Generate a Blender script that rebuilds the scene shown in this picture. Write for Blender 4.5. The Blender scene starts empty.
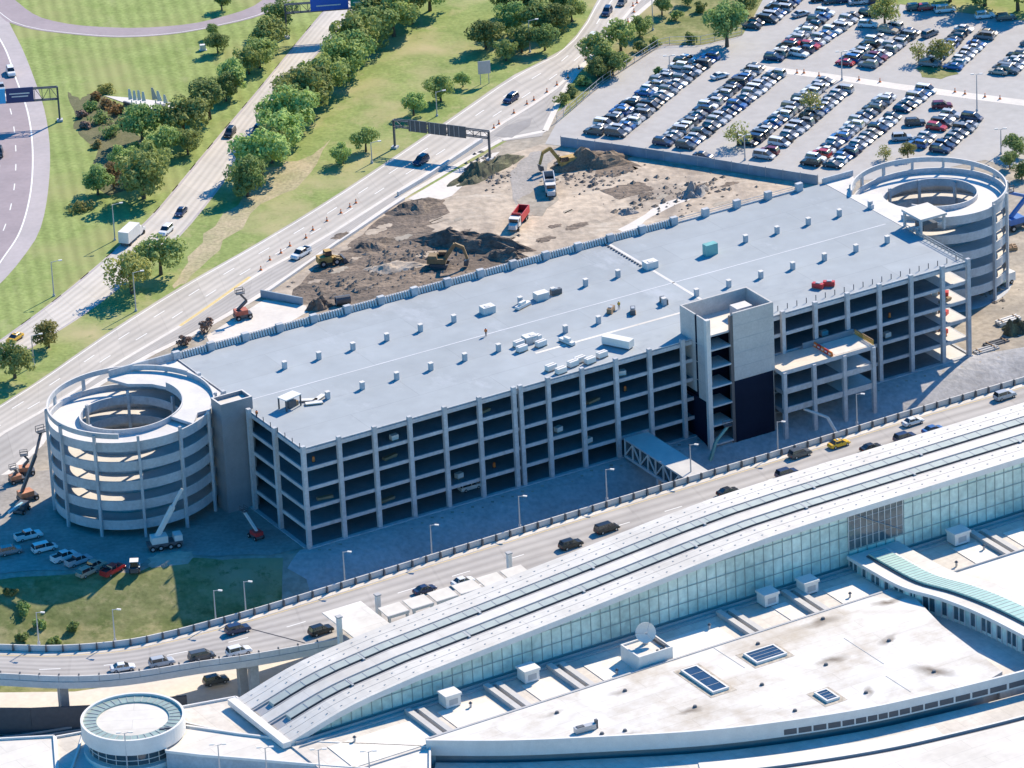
import bpy, bmesh, math, random
from mathutils import Vector, Matrix
random.seed(7)
R = math.radians
sc = bpy.context.scene
COL = sc.collection

# ------------------------------------------------------------------ camera
TH, RH, FPX, CZ = R(24.134), R(-2.89), 5449.0, 461.0
r0 = Vector((1, 0, 0)); fw = Vector((0, math.cos(TH), -math.sin(TH))); u0 = Vector((0, math.sin(TH), math.cos(TH)))
rt = math.cos(RH)*r0 + math.sin(RH)*u0
up = -math.sin(RH)*r0 + math.cos(RH)*u0
cam = bpy.data.cameras.new('camera'); co = bpy.data.objects.new('camera', cam); COL.objects.link(co)
m = Matrix((rt, up, -fw)).transposed().to_4x4(); m.translation = Vector((0, 0, CZ)); co.matrix_world = m
cam.sensor_width = 36; cam.lens = FPX/1024*36; cam.clip_start = 10; cam.clip_end = 8000
sc.camera = co

def W(x, y, z=0.0):                      # photo pixel -> point at height z
    d = (x-512)*rt - (y-384)*up + FPX*fw
    k = (z-CZ)/d.z
    return Vector((d.x*k, d.y*k, z))

GA = R(29.17); GO = Vector((-41.1, 955.9, 0)); ge1 = Vector((math.cos(GA), math.sin(GA), 0)); ge2 = Vector((-ge1.y, ge1.x, 0))
HA = R(29.71); HO = Vector((-41.2, 859.0, 0)); he1 = Vector((math.cos(HA), math.sin(HA), 0)); he2 = Vector((-he1.y, he1.x, 0))
def g2w(s, t, z=0): return GO + ge1*s + ge2*t + Vector((0, 0, z))
def h2w(s, t, z=0): return HO + he1*s + he2*t + Vector((0, 0, z))
def w2g(p): d = Vector(p)-GO; return d.dot(ge1), d.dot(ge2)
def w2h(p): d = Vector(p)-HO; return d.dot(he1), d.dot(he2)

def lerp1(x, xs, ys):
    if x <= xs[0]: return ys[0]
    for i in range(len(xs)-1):
        if x <= xs[i+1]:
            k = (x-xs[i])/(xs[i+1]-xs[i]); return ys[i]+(ys[i+1]-ys[i])*k
    return ys[-1]
def smooth(k): k = max(0, min(1, k)); return k*k*(3-2*k)
def zf(x, y):                            # height of the terrain
    s, t = w2g((x, y, 0))
    t0 = lerp1(s, [-80, -55, -22, -6, 0, 160, 200], [32, 26, 13, 3, -1, -1, -4])
    w = lerp1(s, [-60, -20, 0], [30, 26, 17])
    return -6.0*smooth((t0-t)/w)

# ------------------------------------------------------------------ materials
MATS = {}
def mat(name, c, rough=.8, var=.12, scale=.25, c2=None, metal=0., bump=0., fine=0., spec=.5, alpha_tint=None):
    if name in MATS: return MATS[name]
    M = bpy.data.materials.new(name); M.use_nodes = True; nt = M.node_tree; b = nt.nodes['Principled BSDF']
    b.inputs['Roughness'].default_value = rough; b.inputs['Metallic'].default_value = metal
    b.inputs['Specular IOR Level'].default_value = spec
    c = tuple(c)
    if var > 0:
        tc = nt.nodes.new('ShaderNodeTexCoord')
        n = nt.nodes.new('ShaderNodeTexNoise'); n.inputs['Scale'].default_value = scale; n.inputs['Detail'].default_value = 6; n.inputs['Roughness'].default_value = .65
        nt.links.new(tc.outputs['Object'], n.inputs['Vector'])
        rp = nt.nodes.new('ShaderNodeValToRGB')
        lo = c2 if c2 else tuple(x*(1-var) for x in c); hi = c if c2 else tuple(min(1, x*(1+var)) for x in c)
        rp.color_ramp.elements[0].position = .36; rp.color_ramp.elements[1].position = .64
        rp.color_ramp.elements[0].color = (*lo, 1); rp.color_ramp.elements[1].color = (*hi, 1)
        nt.links.new(n.outputs['Fac'], rp.inputs['Fac'])
        out = rp.outputs['Color']
        if fine > 0:
            n2 = nt.nodes.new('ShaderNodeTexNoise'); n2.inputs['Scale'].default_value = scale*9; n2.inputs['Detail'].default_value = 4
            nt.links.new(tc.outputs['Object'], n2.inputs['Vector'])
            mr = nt.nodes.new('ShaderNodeMapRange'); mr.inputs['To Min'].default_value = 1-fine; mr.inputs['To Max'].default_value = 1+fine
            mr.inputs['From Min'].default_value = .3; mr.inputs['From Max'].default_value = .7
            nt.links.new(n2.outputs['Fac'], mr.inputs['Value'])
            mx = nt.nodes.new('ShaderNodeVectorMath'); mx.operation = 'SCALE'
            nt.links.new(out, mx.inputs[0]); nt.links.new(mr.outputs['Result'], mx.inputs['Scale']); out = mx.outputs['Vector']
            if bump > 0:
                bp = nt.nodes.new('ShaderNodeBump'); bp.inputs['Strength'].default_value = bump; bp.inputs['Distance'].default_value = .3
                nt.links.new(n2.outputs['Fac'], bp.inputs['Height']); nt.links.new(bp.outputs['Normal'], b.inputs['Normal'])
        nt.links.new(out, b.inputs['Base Color'])
    else:
        b.inputs['Base Color'].default_value = (*c, 1)
    MATS[name] = M; return M

def road_mat(name, base, lanes, joint=7.5, wear=.14):
    # concrete slabs: worn wheel paths along the lanes, transverse joints, patches
    M = mat(name, *base); nt = M.node_tree; b = nt.nodes['Principled BSDF']; src = b.inputs['Base Color'].links[0].from_socket
    uv = nt.nodes.new('ShaderNodeUVMap'); uv.uv_map = 'road'; sp = nt.nodes.new('ShaderNodeSeparateXYZ'); nt.links.new(uv.outputs['UV'], sp.inputs[0])
    def mth(op, a, v=None, w=None):
        n = nt.nodes.new('ShaderNodeMath'); n.operation = op; nt.links.new(a, n.inputs[0])
        if v is not None:
            if isinstance(v, (int, float)): n.inputs[1].default_value = v
            else: nt.links.new(v, n.inputs[1])
        if w is not None: n.inputs[2].default_value = w
        return n.outputs[0]
    wave = mth('MULTIPLY_ADD', mth('COSINE', mth('MULTIPLY', sp.outputs['X'], 2*math.pi*lanes*2)), .5, .5)
    nz = nt.nodes.new('ShaderNodeTexNoise'); nz.inputs['Scale'].default_value = 1.0; nz.inputs['Detail'].default_value = 5
    cb = nt.nodes.new('ShaderNodeCombineXYZ'); nt.links.new(mth('MULTIPLY', sp.outputs['X'], 14.), cb.inputs[0]); nt.links.new(mth('MULTIPLY', sp.outputs['Y'], .045), cb.inputs[1]); nt.links.new(cb.outputs[0], nz.inputs['Vector'])
    k = mth('MULTIPLY', mth('MULTIPLY', wave, nz.outputs['Fac']), wear*2)
    jt = mth('LESS_THAN', mth('FRACT', mth('DIVIDE', sp.outputs['Y'], joint)), .035)
    k = mth('ADD', k, mth('MULTIPLY', jt, .07))
    pn = nt.nodes.new('ShaderNodeTexWhiteNoise'); pn.noise_dimensions = '2D'; c2 = nt.nodes.new('ShaderNodeCombineXYZ')
    nt.links.new(mth('FLOOR', mth('MULTIPLY', sp.outputs['X'], lanes)), c2.inputs[0]); nt.links.new(mth('FLOOR', mth('DIVIDE', sp.outputs['Y'], joint*2)), c2.inputs[1]); nt.links.new(c2.outputs[0], pn.inputs['Vector'])
    k = mth('ADD', k, mth('MULTIPLY', pn.outputs['Value'], .10))
    kk = mth('SUBTRACT', k, 1.0); kk = mth('MULTIPLY', kk, -1.0)
    mx = nt.nodes.new('ShaderNodeVectorMath'); mx.operation = 'SCALE'; nt.links.new(src, mx.inputs[0]); nt.links.new(kk, mx.inputs['Scale']); nt.links.new(mx.outputs['Vector'], b.inputs['Base Color']); return M
def grass_mat(name, c, c2, stripes=0., ang=0., per=4.0, dry=None):
    M = mat(name, c, .95, .2, .12, c2, fine=.16, bump=.15, spec=.1)
    nt = M.node_tree; b = nt.nodes['Principled BSDF']
    src = b.inputs['Base Color'].links[0].from_socket
    tc = [n for n in nt.nodes if n.type == 'TEX_COORD'][0]
    if dry:
        n = nt.nodes.new('ShaderNodeTexNoise'); n.inputs['Scale'].default_value = .05; n.inputs['Detail'].default_value = 5
        nt.links.new(tc.outputs['Object'], n.inputs['Vector'])
        mr = nt.nodes.new('ShaderNodeMapRange'); mr.inputs['From Min'].default_value = .48; mr.inputs['From Max'].default_value = .68
        nt.links.new(n.outputs['Fac'], mr.inputs['Value'])
        mx = nt.nodes.new('ShaderNodeMix'); mx.data_type = 'RGBA'; mx.inputs[7].default_value = (*dry, 1)
        nt.links.new(mr.outputs['Result'], mx.inputs[0]); nt.links.new(src, mx.inputs[6]); src = mx.outputs[2]
    if stripes:
        mp = nt.nodes.new('ShaderNodeMapping'); mp.inputs['Rotation'].default_value = (0, 0, ang); nt.links.new(tc.outputs['Object'], mp.inputs['Vector'])
        wv = nt.nodes.new('ShaderNodeTexWave'); wv.inputs['Scale'].default_value = 1/per*.314; wv.inputs['Distortion'].default_value = .5; wv.inputs['Detail'].default_value = 2; wv.inputs['Detail Scale'].default_value = .3
        nt.links.new(mp.outputs['Vector'], wv.inputs['Vector'])
        mr = nt.nodes.new('ShaderNodeMapRange'); mr.inputs['To Min'].default_value = 1-stripes; mr.inputs['To Max'].default_value = 1+stripes
        nt.links.new(wv.outputs['Fac'], mr.inputs['Value'])
        mx = nt.nodes.new('ShaderNodeVectorMath'); mx.operation = 'SCALE'; nt.links.new(src, mx.inputs[0]); nt.links.new(mr.outputs['Result'], mx.inputs['Scale']); src = mx.outputs['Vector']
    nt.links.new(src, b.inputs['Base Color']); return M

GRASS = grass_mat('mown_grass', (.275, .325, .115), (.19, .25, .08), dry=(.42, .37, .20))
GRASS_S = grass_mat('striped_grass', (.28, .335, .12), (.21, .27, .085), .10, R(-8), 2.9, dry=(.30, .31, .13))
GRASS_W = grass_mat('wild_grass', (.27, .27, .12), (.13, .16, .055), dry=(.36, .31, .18))
ROUGH = mat('bare_ground', (.42, .36, .28), .95, .2, .08, (.29, .26, .215), fine=.2, bump=.3)
SAND = mat('sandy_soil', (.55, .45, .34), .95, .2, .06, (.36, .30, .235), fine=.22, bump=.6)
DARKSOIL = mat('dark_soil', (.23, .175, .13), .95, .2, .12, (.105, .085, .07), fine=.4, bump=1.)

GRAVEL = mat('gravel', (.36, .33, .30), .95, .2, .15, (.28, .26, .235), fine=.15, bump=.3)
CONCR = mat('road_concrete', (.56, .515, .455), .85, .1, .1, (.46, .425, .38), fine=.06)
CONC_L = mat('light_concrete', (.68, .63, .56), .85, .1, .12, (.58, .54, .485), fine=.05)
ASPH_P = mat('mauve_asphalt', (.33, .275, .29), .85, .1, .1, (.28, .235, .25), fine=.05)
ASPH_L = mat('shoulder_asphalt', (.43, .385, .385), .85, .1, .1, (.37, .335, .335), fine=.05)
ASPH = mat('grey_asphalt', (.30, .285, .27), .85, .1, .1, (.25, .235, .225), fine=.06)
LOTM = mat('lot_asphalt', (.43, .415, .395), .85, .1, .05, (.37, .355, .335), fine=.06)
WHITE_L = mat('line_paint', (.75, .74, .70), .7, .05, 1.)
YELL_L = mat('yellow_paint', (.62, .47, .20), .7, .1, 1.)
GCON = mat('precast_concrete', (.50, .515, .53), .8, .1, .2, (.40, .41, .425), fine=.1)
PCON = mat('pale_concrete', (.66, .635, .60), .8, .06, .25, (.57, .55, .52), fine=.04)
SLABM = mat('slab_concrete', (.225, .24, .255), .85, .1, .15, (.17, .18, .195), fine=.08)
ROOFM = mat('roof_membrane', (.335, .368, .388), .75, .1, .03, (.285, .315, .335), fine=.05)
def add_seams(M, w, h, amt, mortar=.012, rot=0., rnd_=.05):
    nt = M.node_tree; b = nt.nodes['Principled BSDF']; src = b.inputs['Base Color'].links[0].from_socket
    tc = [n for n in nt.nodes if n.type == 'TEX_COORD'][0]; mp = nt.nodes.new('ShaderNodeMapping'); mp.inputs['Rotation'].default_value = (0, 0, rot); nt.links.new(tc.outputs['Object'], mp.inputs['Vector'])
    br = nt.nodes.new('ShaderNodeTexBrick'); br.inputs['Scale'].default_value = 1; br.inputs['Brick Width'].default_value = w; br.inputs['Row Height'].default_value = h; br.inputs['Mortar Size'].default_value = mortar*10; br.inputs['Mortar Smooth'].default_value = .6
    br.inputs['Color1'].default_value = (1+rnd_, 1+rnd_, 1+rnd_, 1); br.inputs['Color2'].default_value = (1-rnd_, 1-rnd_, 1-rnd_, 1); br.inputs['Mortar'].default_value = (amt, amt, amt, 1)
    nt.links.new(mp.outputs['Vector'], br.inputs['Vector']); mx = nt.nodes.new('ShaderNodeVectorMath'); mx.operation = 'MULTIPLY'
    nt.links.new(src, mx.inputs[0]); nt.links.new(br.outputs['Color'], mx.inputs[1]); nt.links.new(mx.outputs['Vector'], b.inputs['Base Color'])
def add_stains(M, scale, lo, hi, col, stretch=(1, 1, 1), detail=7):
    nt = M.node_tree; b = nt.nodes['Principled BSDF']; src = b.inputs['Base Color'].links[0].from_socket
    tc = [n for n in nt.nodes if n.type == 'TEX_COORD'][0]; mp = nt.nodes.new('ShaderNodeMapping'); mp.inputs['Scale'].default_value = stretch; nt.links.new(tc.outputs['Object'], mp.inputs['Vector'])
    n = nt.nodes.new('ShaderNodeTexNoise'); n.inputs['Scale'].default_value = scale; n.inputs['Detail'].default_value = detail; n.inputs['Roughness'].default_value = .7; nt.links.new(mp.outputs['Vector'], n.inputs['Vector'])
    mr = nt.nodes.new('ShaderNodeMapRange'); mr.inputs['From Min'].default_value = lo; mr.inputs['From Max'].default_value = hi; mr.inputs['To Max'].default_value = .8; nt.links.new(n.outputs['Fac'], mr.inputs['Value'])
    mx = nt.nodes.new('ShaderNodeMix'); mx.data_type = 'RGBA'; mx.inputs[7].default_value = (*col, 1); nt.links.new(mr.outputs['Result'], mx.inputs[0]); nt.links.new(src, mx.inputs[6]); nt.links.new(mx.outputs[2], b.inputs['Base Color'])
add_seams(ROOFM, 31.2, 9.0, .88, .012, 0, .035); add_stains(ROOFM, .11, .58, .72, (.40, .43, .46), (1, .5, 1)); add_stains(ROOFM, .07, .60, .75, (.22, .25, .28), (.6, 1, 1))
BLUEP = mat('grey_block_wall', (.25, .26, .275), .8, .06, .5, fine=.05)
DARKW = mat('dark_navy', (.010, .016, .034), .9, .1, .2, spec=.1)  # near-black navy on the tower's lower faces, slit and core wall
WHITE = mat('white_membrane', (.70, .66, .59), .7, .06, .07, (.585, .545, .48), fine=.05)
add_seams(WHITE, 14., 3.6, .82, .008, R(0), .03); add_stains(WHITE, .12, .58, .74, (.50, .46, .40), (.5, 1, 1))
WHITE2 = mat('white_panel', (.70, .675, .63), .55, .05, .4, fine=.03)
STAIN = mat('stained_membrane', (.80, .78, .735), .75, .1, .06, (.60, .54, .45), fine=.05)
TANROOF = mat('tan_membrane', (.66, .61, .535), .8, .1, .1, (.52, .475, .41), fine=.08)
add_seams(TANROOF, 9., 3.0, .88, .01, R(90), .04)
GREYR = mat('grey_trim', (.40, .40, .40), .7, .05, .5)
DUCTM = mat('duct_metal', (.50, .485, .46), .6, .06, .5)
TEAL = mat('skylight_glass', (.46, .50, .455), .6, .1, .4, (.39, .43, .40), spec=.25)
GREENG = mat('green_skylight_glass', (.42, .60, .52), .5, .1, .5, (.35, .53, .47), spec=.3)
GLASSW = mat('wall_glass', (.74, .85, .74), .3, .15, .08, (.42, .56, .50), fine=.16, spec=.4)  # pale patchy base: the bright sky reflection is put into the colour
GLASSD = mat('dark_glass', (.045, .07, .085), .12, .2, .4, spec=.9)
MULL = mat('mullion', (.28, .34, .33), .5, .05, 1.)
SKYGL = mat('skylight_dark_glass', (.035, .05, .08), .15, .2, .6, spec=.8)
BLACK = mat('black_paint', (.015, .015, .018), .5, .05, 1.)
STEEL = mat('dark_steel', (.09, .095, .105), .5, .08, 1.)
GALV = mat('galvanised_steel', (.45, .45, .45), .45, .06, 1., metal=.3)
ORANGE = mat('orange_paint', (.72, .19, .04), .6, .1, 1.)
REDP = mat('red_paint', (.52, .04, .04), .45, .1, 1.)
YELP = mat('yellow_machine_paint', (.66, .38, .05), .5, .12, .8)
BLUEM = mat('blue_paint', (.06, .16, .42), .45, .1, 1.)
TEALP = mat('teal_paint', (.16, .40, .38), .5, .1, 1.)
SIGNB = mat('sign_blue', (.03, .12, .50), .5, .04, 1.)
SIGNN = mat('sign_navy', (.02, .04, .14), .5, .04, 1.)
SIGNC = mat('sign_cyan', (.05, .42, .72), .5, .04, 1.)
SIGNG = mat('sign_green', (.02, .28, .18), .5, .04, 1.)
TYRE = mat('tyre_rubber', (.018, .018, .018), .9, .1, 4.)
CGLASS = mat('car_glass', (.02, .026, .034), .08, .1, 2., spec=.9)
HEADL = mat('lamp_lens', (.7, .7, .68), .2, .05, 4.)
TAILL = mat('tail_lens', (.4, .02, .02), .3, .05, 4.)
BARK = mat('bark', (.11, .085, .06), .95, .2, 3.)
BROWN = mat('timber', (.30, .20, .12), .9, .15, 1.)
REDDISH = mat('bare_twigs', (.26, .17, .13), .95, .2, 2.)
FENCEM = mat('fence_screen', (.30, .38, .45), .8, .12, .2, (.20, .25, .30))
PLANTD = mat('planting', (.03, .045, .02), .95, .3, 2.)

def leaf_mat(name, c, c2):
    M = mat(name, c, .75, .2, .55, c2, fine=.3, spec=.2)
    nt = M.node_tree; b = nt.nodes['Principled BSDF']; src = b.inputs['Base Color'].links[0].from_socket
    oi = nt.nodes.new('ShaderNodeObjectInfo'); hs = nt.nodes.new('ShaderNodeHueSaturation')
    m1 = nt.nodes.new('ShaderNodeMapRange'); m1.inputs['To Min'].default_value = .49; m1.inputs['To Max'].default_value = .53
    m2 = nt.nodes.new('ShaderNodeMapRange'); m2.inputs['To Min'].default_value = .75; m2.inputs['To Max'].default_value = 1.3
    nt.links.new(oi.outputs['Random'], m1.inputs['Value']); nt.links.new(oi.outputs['Random'], m2.inputs['Value'])
    nt.links.new(m1.outputs['Result'], hs.inputs['Hue']); nt.links.new(m2.outputs['Result'], hs.inputs['Value']); nt.links.new(src, hs.inputs['Color'])
    nt.links.new(hs.outputs['Color'], b.inputs['Base Color'])
    tl = nt.nodes.new('ShaderNodeBsdfTranslucent'); ms = nt.nodes.new('ShaderNodeMixShader'); ms.inputs[0].default_value = .38; nt.links.new(hs.outputs['Color'], tl.inputs['Color'])
    nt.links.new(b.outputs[0], ms.inputs[1]); nt.links.new(tl.outputs[0], ms.inputs[2]); nt.links.new(ms.outputs[0], nt.nodes['Material Output'].inputs['Surface']); return M
LEAF = leaf_mat('green_leaves', (.46, .52, .18), (.25, .31, .10))
LEAFD = leaf_mat('dark_leaves', (.33, .40, .14), (.17, .23, .08))
LEAFO = leaf_mat('olive_leaves', (.46, .43, .15), (.27, .28, .09))
LEAFT = leaf_mat('tan_leaves', (.45, .33, .16), (.30, .22, .10))
LEAFR = leaf_mat('rust_leaves', (.42, .25, .10), (.27, .17, .08))

# ------------------------------------------------------------------ object helpers
def link(o, parent=None):
    COL.objects.link(o)
    if parent is not None: o.parent = parent
    return o
def tag(o, label=None, cat=None, group=None, kind=None):
    if label: o['label'] = label
    if cat: o['category'] = cat
    if group: o['group'] = group
    if kind: o['kind'] = kind
    return o
def thing(name, label, cat, loc=(0, 0, 0), rz=0., group=None):
    o = bpy.data.objects.new(name, None); COL.objects.link(o); o.empty_display_size = .5
    o.location = loc; o.rotation_euler = (0, 0, rz); return tag(o, label, cat, group)
class MB:
    def __init__(s): s.v = []; s.f = []; s.mi = []; s.ms = []
    def _m(s, m):
        if m not in s.ms: s.ms.append(m)
        return s.ms.index(m)
    def face(s, pts, m):
        n = len(s.v); s.v += [tuple(p) for p in pts]; s.f.append(tuple(range(n, n+len(pts)))); s.mi.append(s._m(m))
    def hexa(s, b, t, m, top=None):            # bottom quad, top quad
        n = len(s.v); s.v += [tuple(p) for p in b] + [tuple(p) for p in t]; k = len(b)
        i = s._m(m); it = s._m(top) if top else i
        s.f.append(tuple(range(n+k-1, n-1, -1))); s.mi.append(i)
        s.f.append(tuple(range(n+k, n+2*k))); s.mi.append(it)
        for q in range(k):
            r = (q+1) % k; s.f.append((n+q, n+r, n+k+r, n+k+q)); s.mi.append(i)
    def box(s, x0, x1, y0, y1, z0, z1, m, top=None):
        s.hexa([(x0, y0, z0), (x1, y0, z0), (x1, y1, z0), (x0, y1, z0)], [(x0, y0, z1), (x1, y0, z1), (x1, y1, z1), (x0, y1, z1)], m, top); return s
    def prism(s, pts, z0, z1, m, top=None):    # plan outline, counter-clockwise
        a = sum(pts[i][0]*pts[(i+1) % len(pts)][1]-pts[(i+1) % len(pts)][0]*pts[i][1] for i in range(len(pts)))
        if a < 0: pts = pts[::-1]
        s.hexa([(p[0], p[1], z0) for p in pts], [(p[0], p[1], z1) for p in pts], m, top); return s
    def bar(s, p, q, w, m, h=None, seg=4):     # square/round bar between points
        p = Vector(p); q = Vector(q); d = (q-p).normalized(); a = Vector((0, 0, 1)) if abs(d.z) < .95 else Vector((1, 0, 0))
        x = d.cross(a).normalized(); y = d.cross(x); h = h or w
        o = [(math.cos(R(45+360*k/seg)), math.sin(R(45+360*k/seg))) for k in range(seg)]; f = .7071 if seg == 4 else .5
        s.hexa([p+x*(c*w*f)+y*(e*h*f) for c, e in o], [q+x*(c*w*f)+y*(e*h*f) for c, e in o], m); return s
    def cone(s, c, r0, r1, z0, z1, m, n=12, top=None):
        s.hexa([(c[0]+r0*math.cos(2*math.pi*k/n), c[1]+r0*math.sin(2*math.pi*k/n), z0) for k in range(n)],
               [(c[0]+r1*math.cos(2*math.pi*k/n), c[1]+r1*math.sin(2*math.pi*k/n), z1) for k in range(n)], m, top); return s
    def ring(s, c, ra, rb, z0, z1, m, a0=0, a1=360, n=72, top=None, zs=0.0):   # annular sector; zs = rise over the sweep
        i = s._m(m); it = s._m(top) if top else i; closed = abs(a1-a0) >= 360 and zs == 0
        k = max(3, int(n*abs(a1-a0)/360)); base = len(s.v)
        for q in range(k + (0 if closed else 1)):
            a = R(a0+(a1-a0)*q/k); dz = zs*q/k; cs, sn = math.cos(a), math.sin(a)
            for r, z in ((ra, z0), (rb, z0), (rb, z1), (ra, z1)): s.v.append((c[0]+r*cs, c[1]+r*sn, z+dz))
        for q in range(k):
            A = base+4*q; B = base+4*((q+1) % k if closed else q+1)
            for j, mm in ((0, i), (1, i), (2, it), (3, i)):
                j2 = (j+1) % 4; s.f.append((A+j, B+j, B+j2, A+j2)); s.mi.append(mm)
        if not closed:
            s.f.append((base, base+1, base+2, base+3)); s.mi.append(i); e = base+4*k; s.f.append((e+3, e+2, e+1, e)); s.mi.append(i)
        return s
    def mesh(s, name, smooth=False):
        me = bpy.data.meshes.new(name); me.from_pydata(s.v, [], s.f)
        for mm in s.ms: me.materials.append(mm)
        me.polygons.foreach_set('material_index', s.mi)
        bm = bmesh.new(); bm.from_mesh(me); bmesh.ops.recalc_face_normals(bm, faces=bm.faces); bm.to_mesh(me); bm.free()
        if smooth: me.polygons.foreach_set('use_smooth', [True]*len(me.polygons))
        me.update(); return me
    def build(s, name, parent=None, smooth=False): return link(bpy.data.objects.new(name, s.mesh(name, smooth)), parent)
def boxpart(name, parent, *a): mb = MB(); mb.box(*a); return mb.build(name, parent)

def spline(pts, n=6):
    P = [Vector((p[0], p[1], 0)) for p in pts]; out = []
    for i in range(len(P)-1):
        a = P[max(i-1, 0)]; b = P[i]; c = P[i+1]; d = P[min(i+2, len(P)-1)]
        for k in range(n):
            t = k/n; out.append(.5*((2*b)+(c-a)*t+(2*a-5*b+4*c-d)*t*t+(3*b-a-3*c+d)*t**3))
    out.append(P[-1]); return out
XS = [-3000, -1500, -700, -400, -280, -220] + [-180+2*i for i in range(191)] + [240, 300, 420, 700, 1500, 3000]
YS = [300, 600, 760] + [800+2*i for i in range(231)] + [1300, 1360, 1460, 1700, 2300, 3500, 5500]
def sheet(name, pts, m, dz, kind='structure', drape=False, uvjit=0):
    bm = bmesh.new(); vs = [bm.verts.new((p[0], p[1], 0)) for p in pts]; bm.faces.new(vs); bmesh.ops.triangulate(bm, faces=bm.faces[:])
    if drape:
        x0, x1 = min(p[0] for p in pts), max(p[0] for p in pts); y0, y1 = min(p[1] for p in pts), max(p[1] for p in pts)
        for x in XS:
            if x0 < x < x1: bmesh.ops.bisect_plane(bm, geom=bm.verts[:]+bm.edges[:]+bm.faces[:], plane_co=(x, 0, 0), plane_no=(1, 0, 0))
        for y in YS:
            if y0 < y < y1: bmesh.ops.bisect_plane(bm, geom=bm.verts[:]+bm.edges[:]+bm.faces[:], plane_co=(0, y, 0), plane_no=(0, 1, 0))
        for v in bm.verts: v.co.z = zf(v.co.x, v.co.y)+dz
    else:
        for v in bm.verts: v.co.z = dz
    bmesh.ops.recalc_face_normals(bm, faces=bm.faces)
    for f in bm.faces:
        if f.normal.z < 0: f.normal_flip()
    me = bpy.data.meshes.new(name); bm.to_mesh(me); bm.free(); me.materials.append(m)
    o = link(bpy.data.objects.new(name, me)); 
    if kind: o['kind'] = kind
    return o
def ribbon(name, a, b, m, dz, n=70):
    A, B = resample(a, n), resample(b, n)
    me = bpy.data.meshes.new(name); me.from_pydata([(p.x, p.y, dz) for p in A]+[(p.x, p.y, dz) for p in B], [], [(i, i+1, n+i+1, n+i) for i in range(n-1)])
    bm = bmesh.new(); bm.from_mesh(me)
    bm.normal_update()
    for f in bm.faces:
        if f.normal.z < 0: f.normal_flip()
    bm.to_mesh(me); bm.free(); me.materials.append(m)
    uv = me.uv_layers.new(name='road'); ac = [0]
    for i in range(n-1): ac.append(ac[-1]+((A[i+1]+B[i+1])/2-(A[i]+B[i])/2).length)
    for lp in me.loops: i = lp.vertex_index; uv.data[lp.index].uv = (0. if i < n else 1., ac[i % n])
    return tag(link(bpy.data.objects.new(name, me)), kind='structure')
def resample(l, n):
    tot = [0]
    for a, b in zip(l, l[1:]): tot.append(tot[-1]+(b-a).length)
    out = []; j = 0
    for i in range(n):
        d = tot[-1]*i/(n-1)
        while j < len(tot)-2 and tot[j+1] < d: j += 1
        out.append(l[j].lerp(l[j+1], (d-tot[j])/max(1e-6, tot[j+1]-tot[j])))
    return out
def pxs(l, z=0): return [W(x, y, z) for x, y in l]
def rag(pts, amp, n=5, seed=1):           # uneven outline
    rnd = random.Random(seed); out = []
    for i in range(len(pts)):
        a = Vector(pts[i]); b = Vector(pts[(i+1) % len(pts)])
        for k in range(n): p = a.lerp(b, k/n); out.append(Vector((p.x+rnd.uniform(-amp, amp), p.y+rnd.uniform(-amp, amp), 0)))
    return out
def copy_tree(o, parent=None):
    c = o.copy(); COL.objects.link(c)
    if parent is not None: c.parent = parent
    for ch in list(o.children): copy_tree(ch, c)
    return c
ORD = ['first', 'second', 'third', 'fourth', 'fifth', 'sixth', 'seventh', 'eighth', 'ninth', 'tenth', 'eleventh', 'twelfth', 'thirteenth', 'fourteenth', 'fifteenth', 'sixteenth', 'seventeenth', 'eighteenth', 'nineteenth', 'twentieth', 'twenty-first', 'twenty-second', 'twenty-third', 'twenty-fourth', 'twenty-fifth', 'twenty-sixth', 'twenty-seventh', 'twenty-eighth', 'twenty-ninth', 'thirtieth']
#@@PART2

add_stains(SAND, .09, .5, .66, (.24, .20, .165), (1, .35, 1)); add_stains(SAND, .2, .55, .68, (.60, .53, .43), (.3, 1, 1)); add_stains(DARKSOIL, .12, .52, .68, (.31, .24, .175), (.35, 1, 1)); add_stains(LOTM, .05, .52, .7, (.30, .28, .26), (1, 1, 1)); add_stains(GCON, .3, .56, .72, (.34, .33, .32), (1, 1, .25))
add_stains(GRASS_W, .22, .5, .66, (.37, .33, .17), (1, 1, 1)); add_stains(GRASS_W, .35, .56, .68, (.11, .135, .05), (1, 1, 1)); add_stains(GRASS, .16, .54, .70, (.40, .365, .19), (1, .6, 1)); add_stains(GRASS, .3, .58, .70, (.17, .215, .075)); add_stains(GRASS_S, .1, .58, .74, (.34, .36, .17), (1, .5, 1)); add_stains(ROUGH, .1, .5, .65, (.26, .225, .18)); add_stains(DARKSOIL, .5, .52, .62, (.07, .058, .05), (.3, 1, 1))
RD_CONC = road_mat('main_road_slabs', ((.55,.505,.445), .85, .1, .1, (.47,.435,.385)), 3); RD_RAMP = road_mat('ramp_road_slabs', ((.62,.57,.505), .85, .1, .1, (.54,.50,.445)), 3); RD_DECK = road_mat('deck_slabs', ((.47,.44,.405), .85, .1, .12, (.40,.375,.35)), 4, 15., .2); RD_FRONT = road_mat('frontage_slabs', ((.45,.42,.385), .85, .1, .1, (.39,.365,.335)), 3)
# ------------------------------------------------------------------ ground, roads
vs = [(x, y, zf(x, y)) for y in YS for x in XS]; nx = len(XS)
fs = [(j*nx+i, j*nx+i+1, (j+1)*nx+i+1, (j+1)*nx+i) for j in range(len(YS)-1) for i in range(nx-1)]
me = bpy.data.meshes.new('ground'); me.from_pydata(vs, [], fs); me.materials.append(ROUGH)
tag(link(bpy.data.objects.new('ground', me)), kind='structure')

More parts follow.
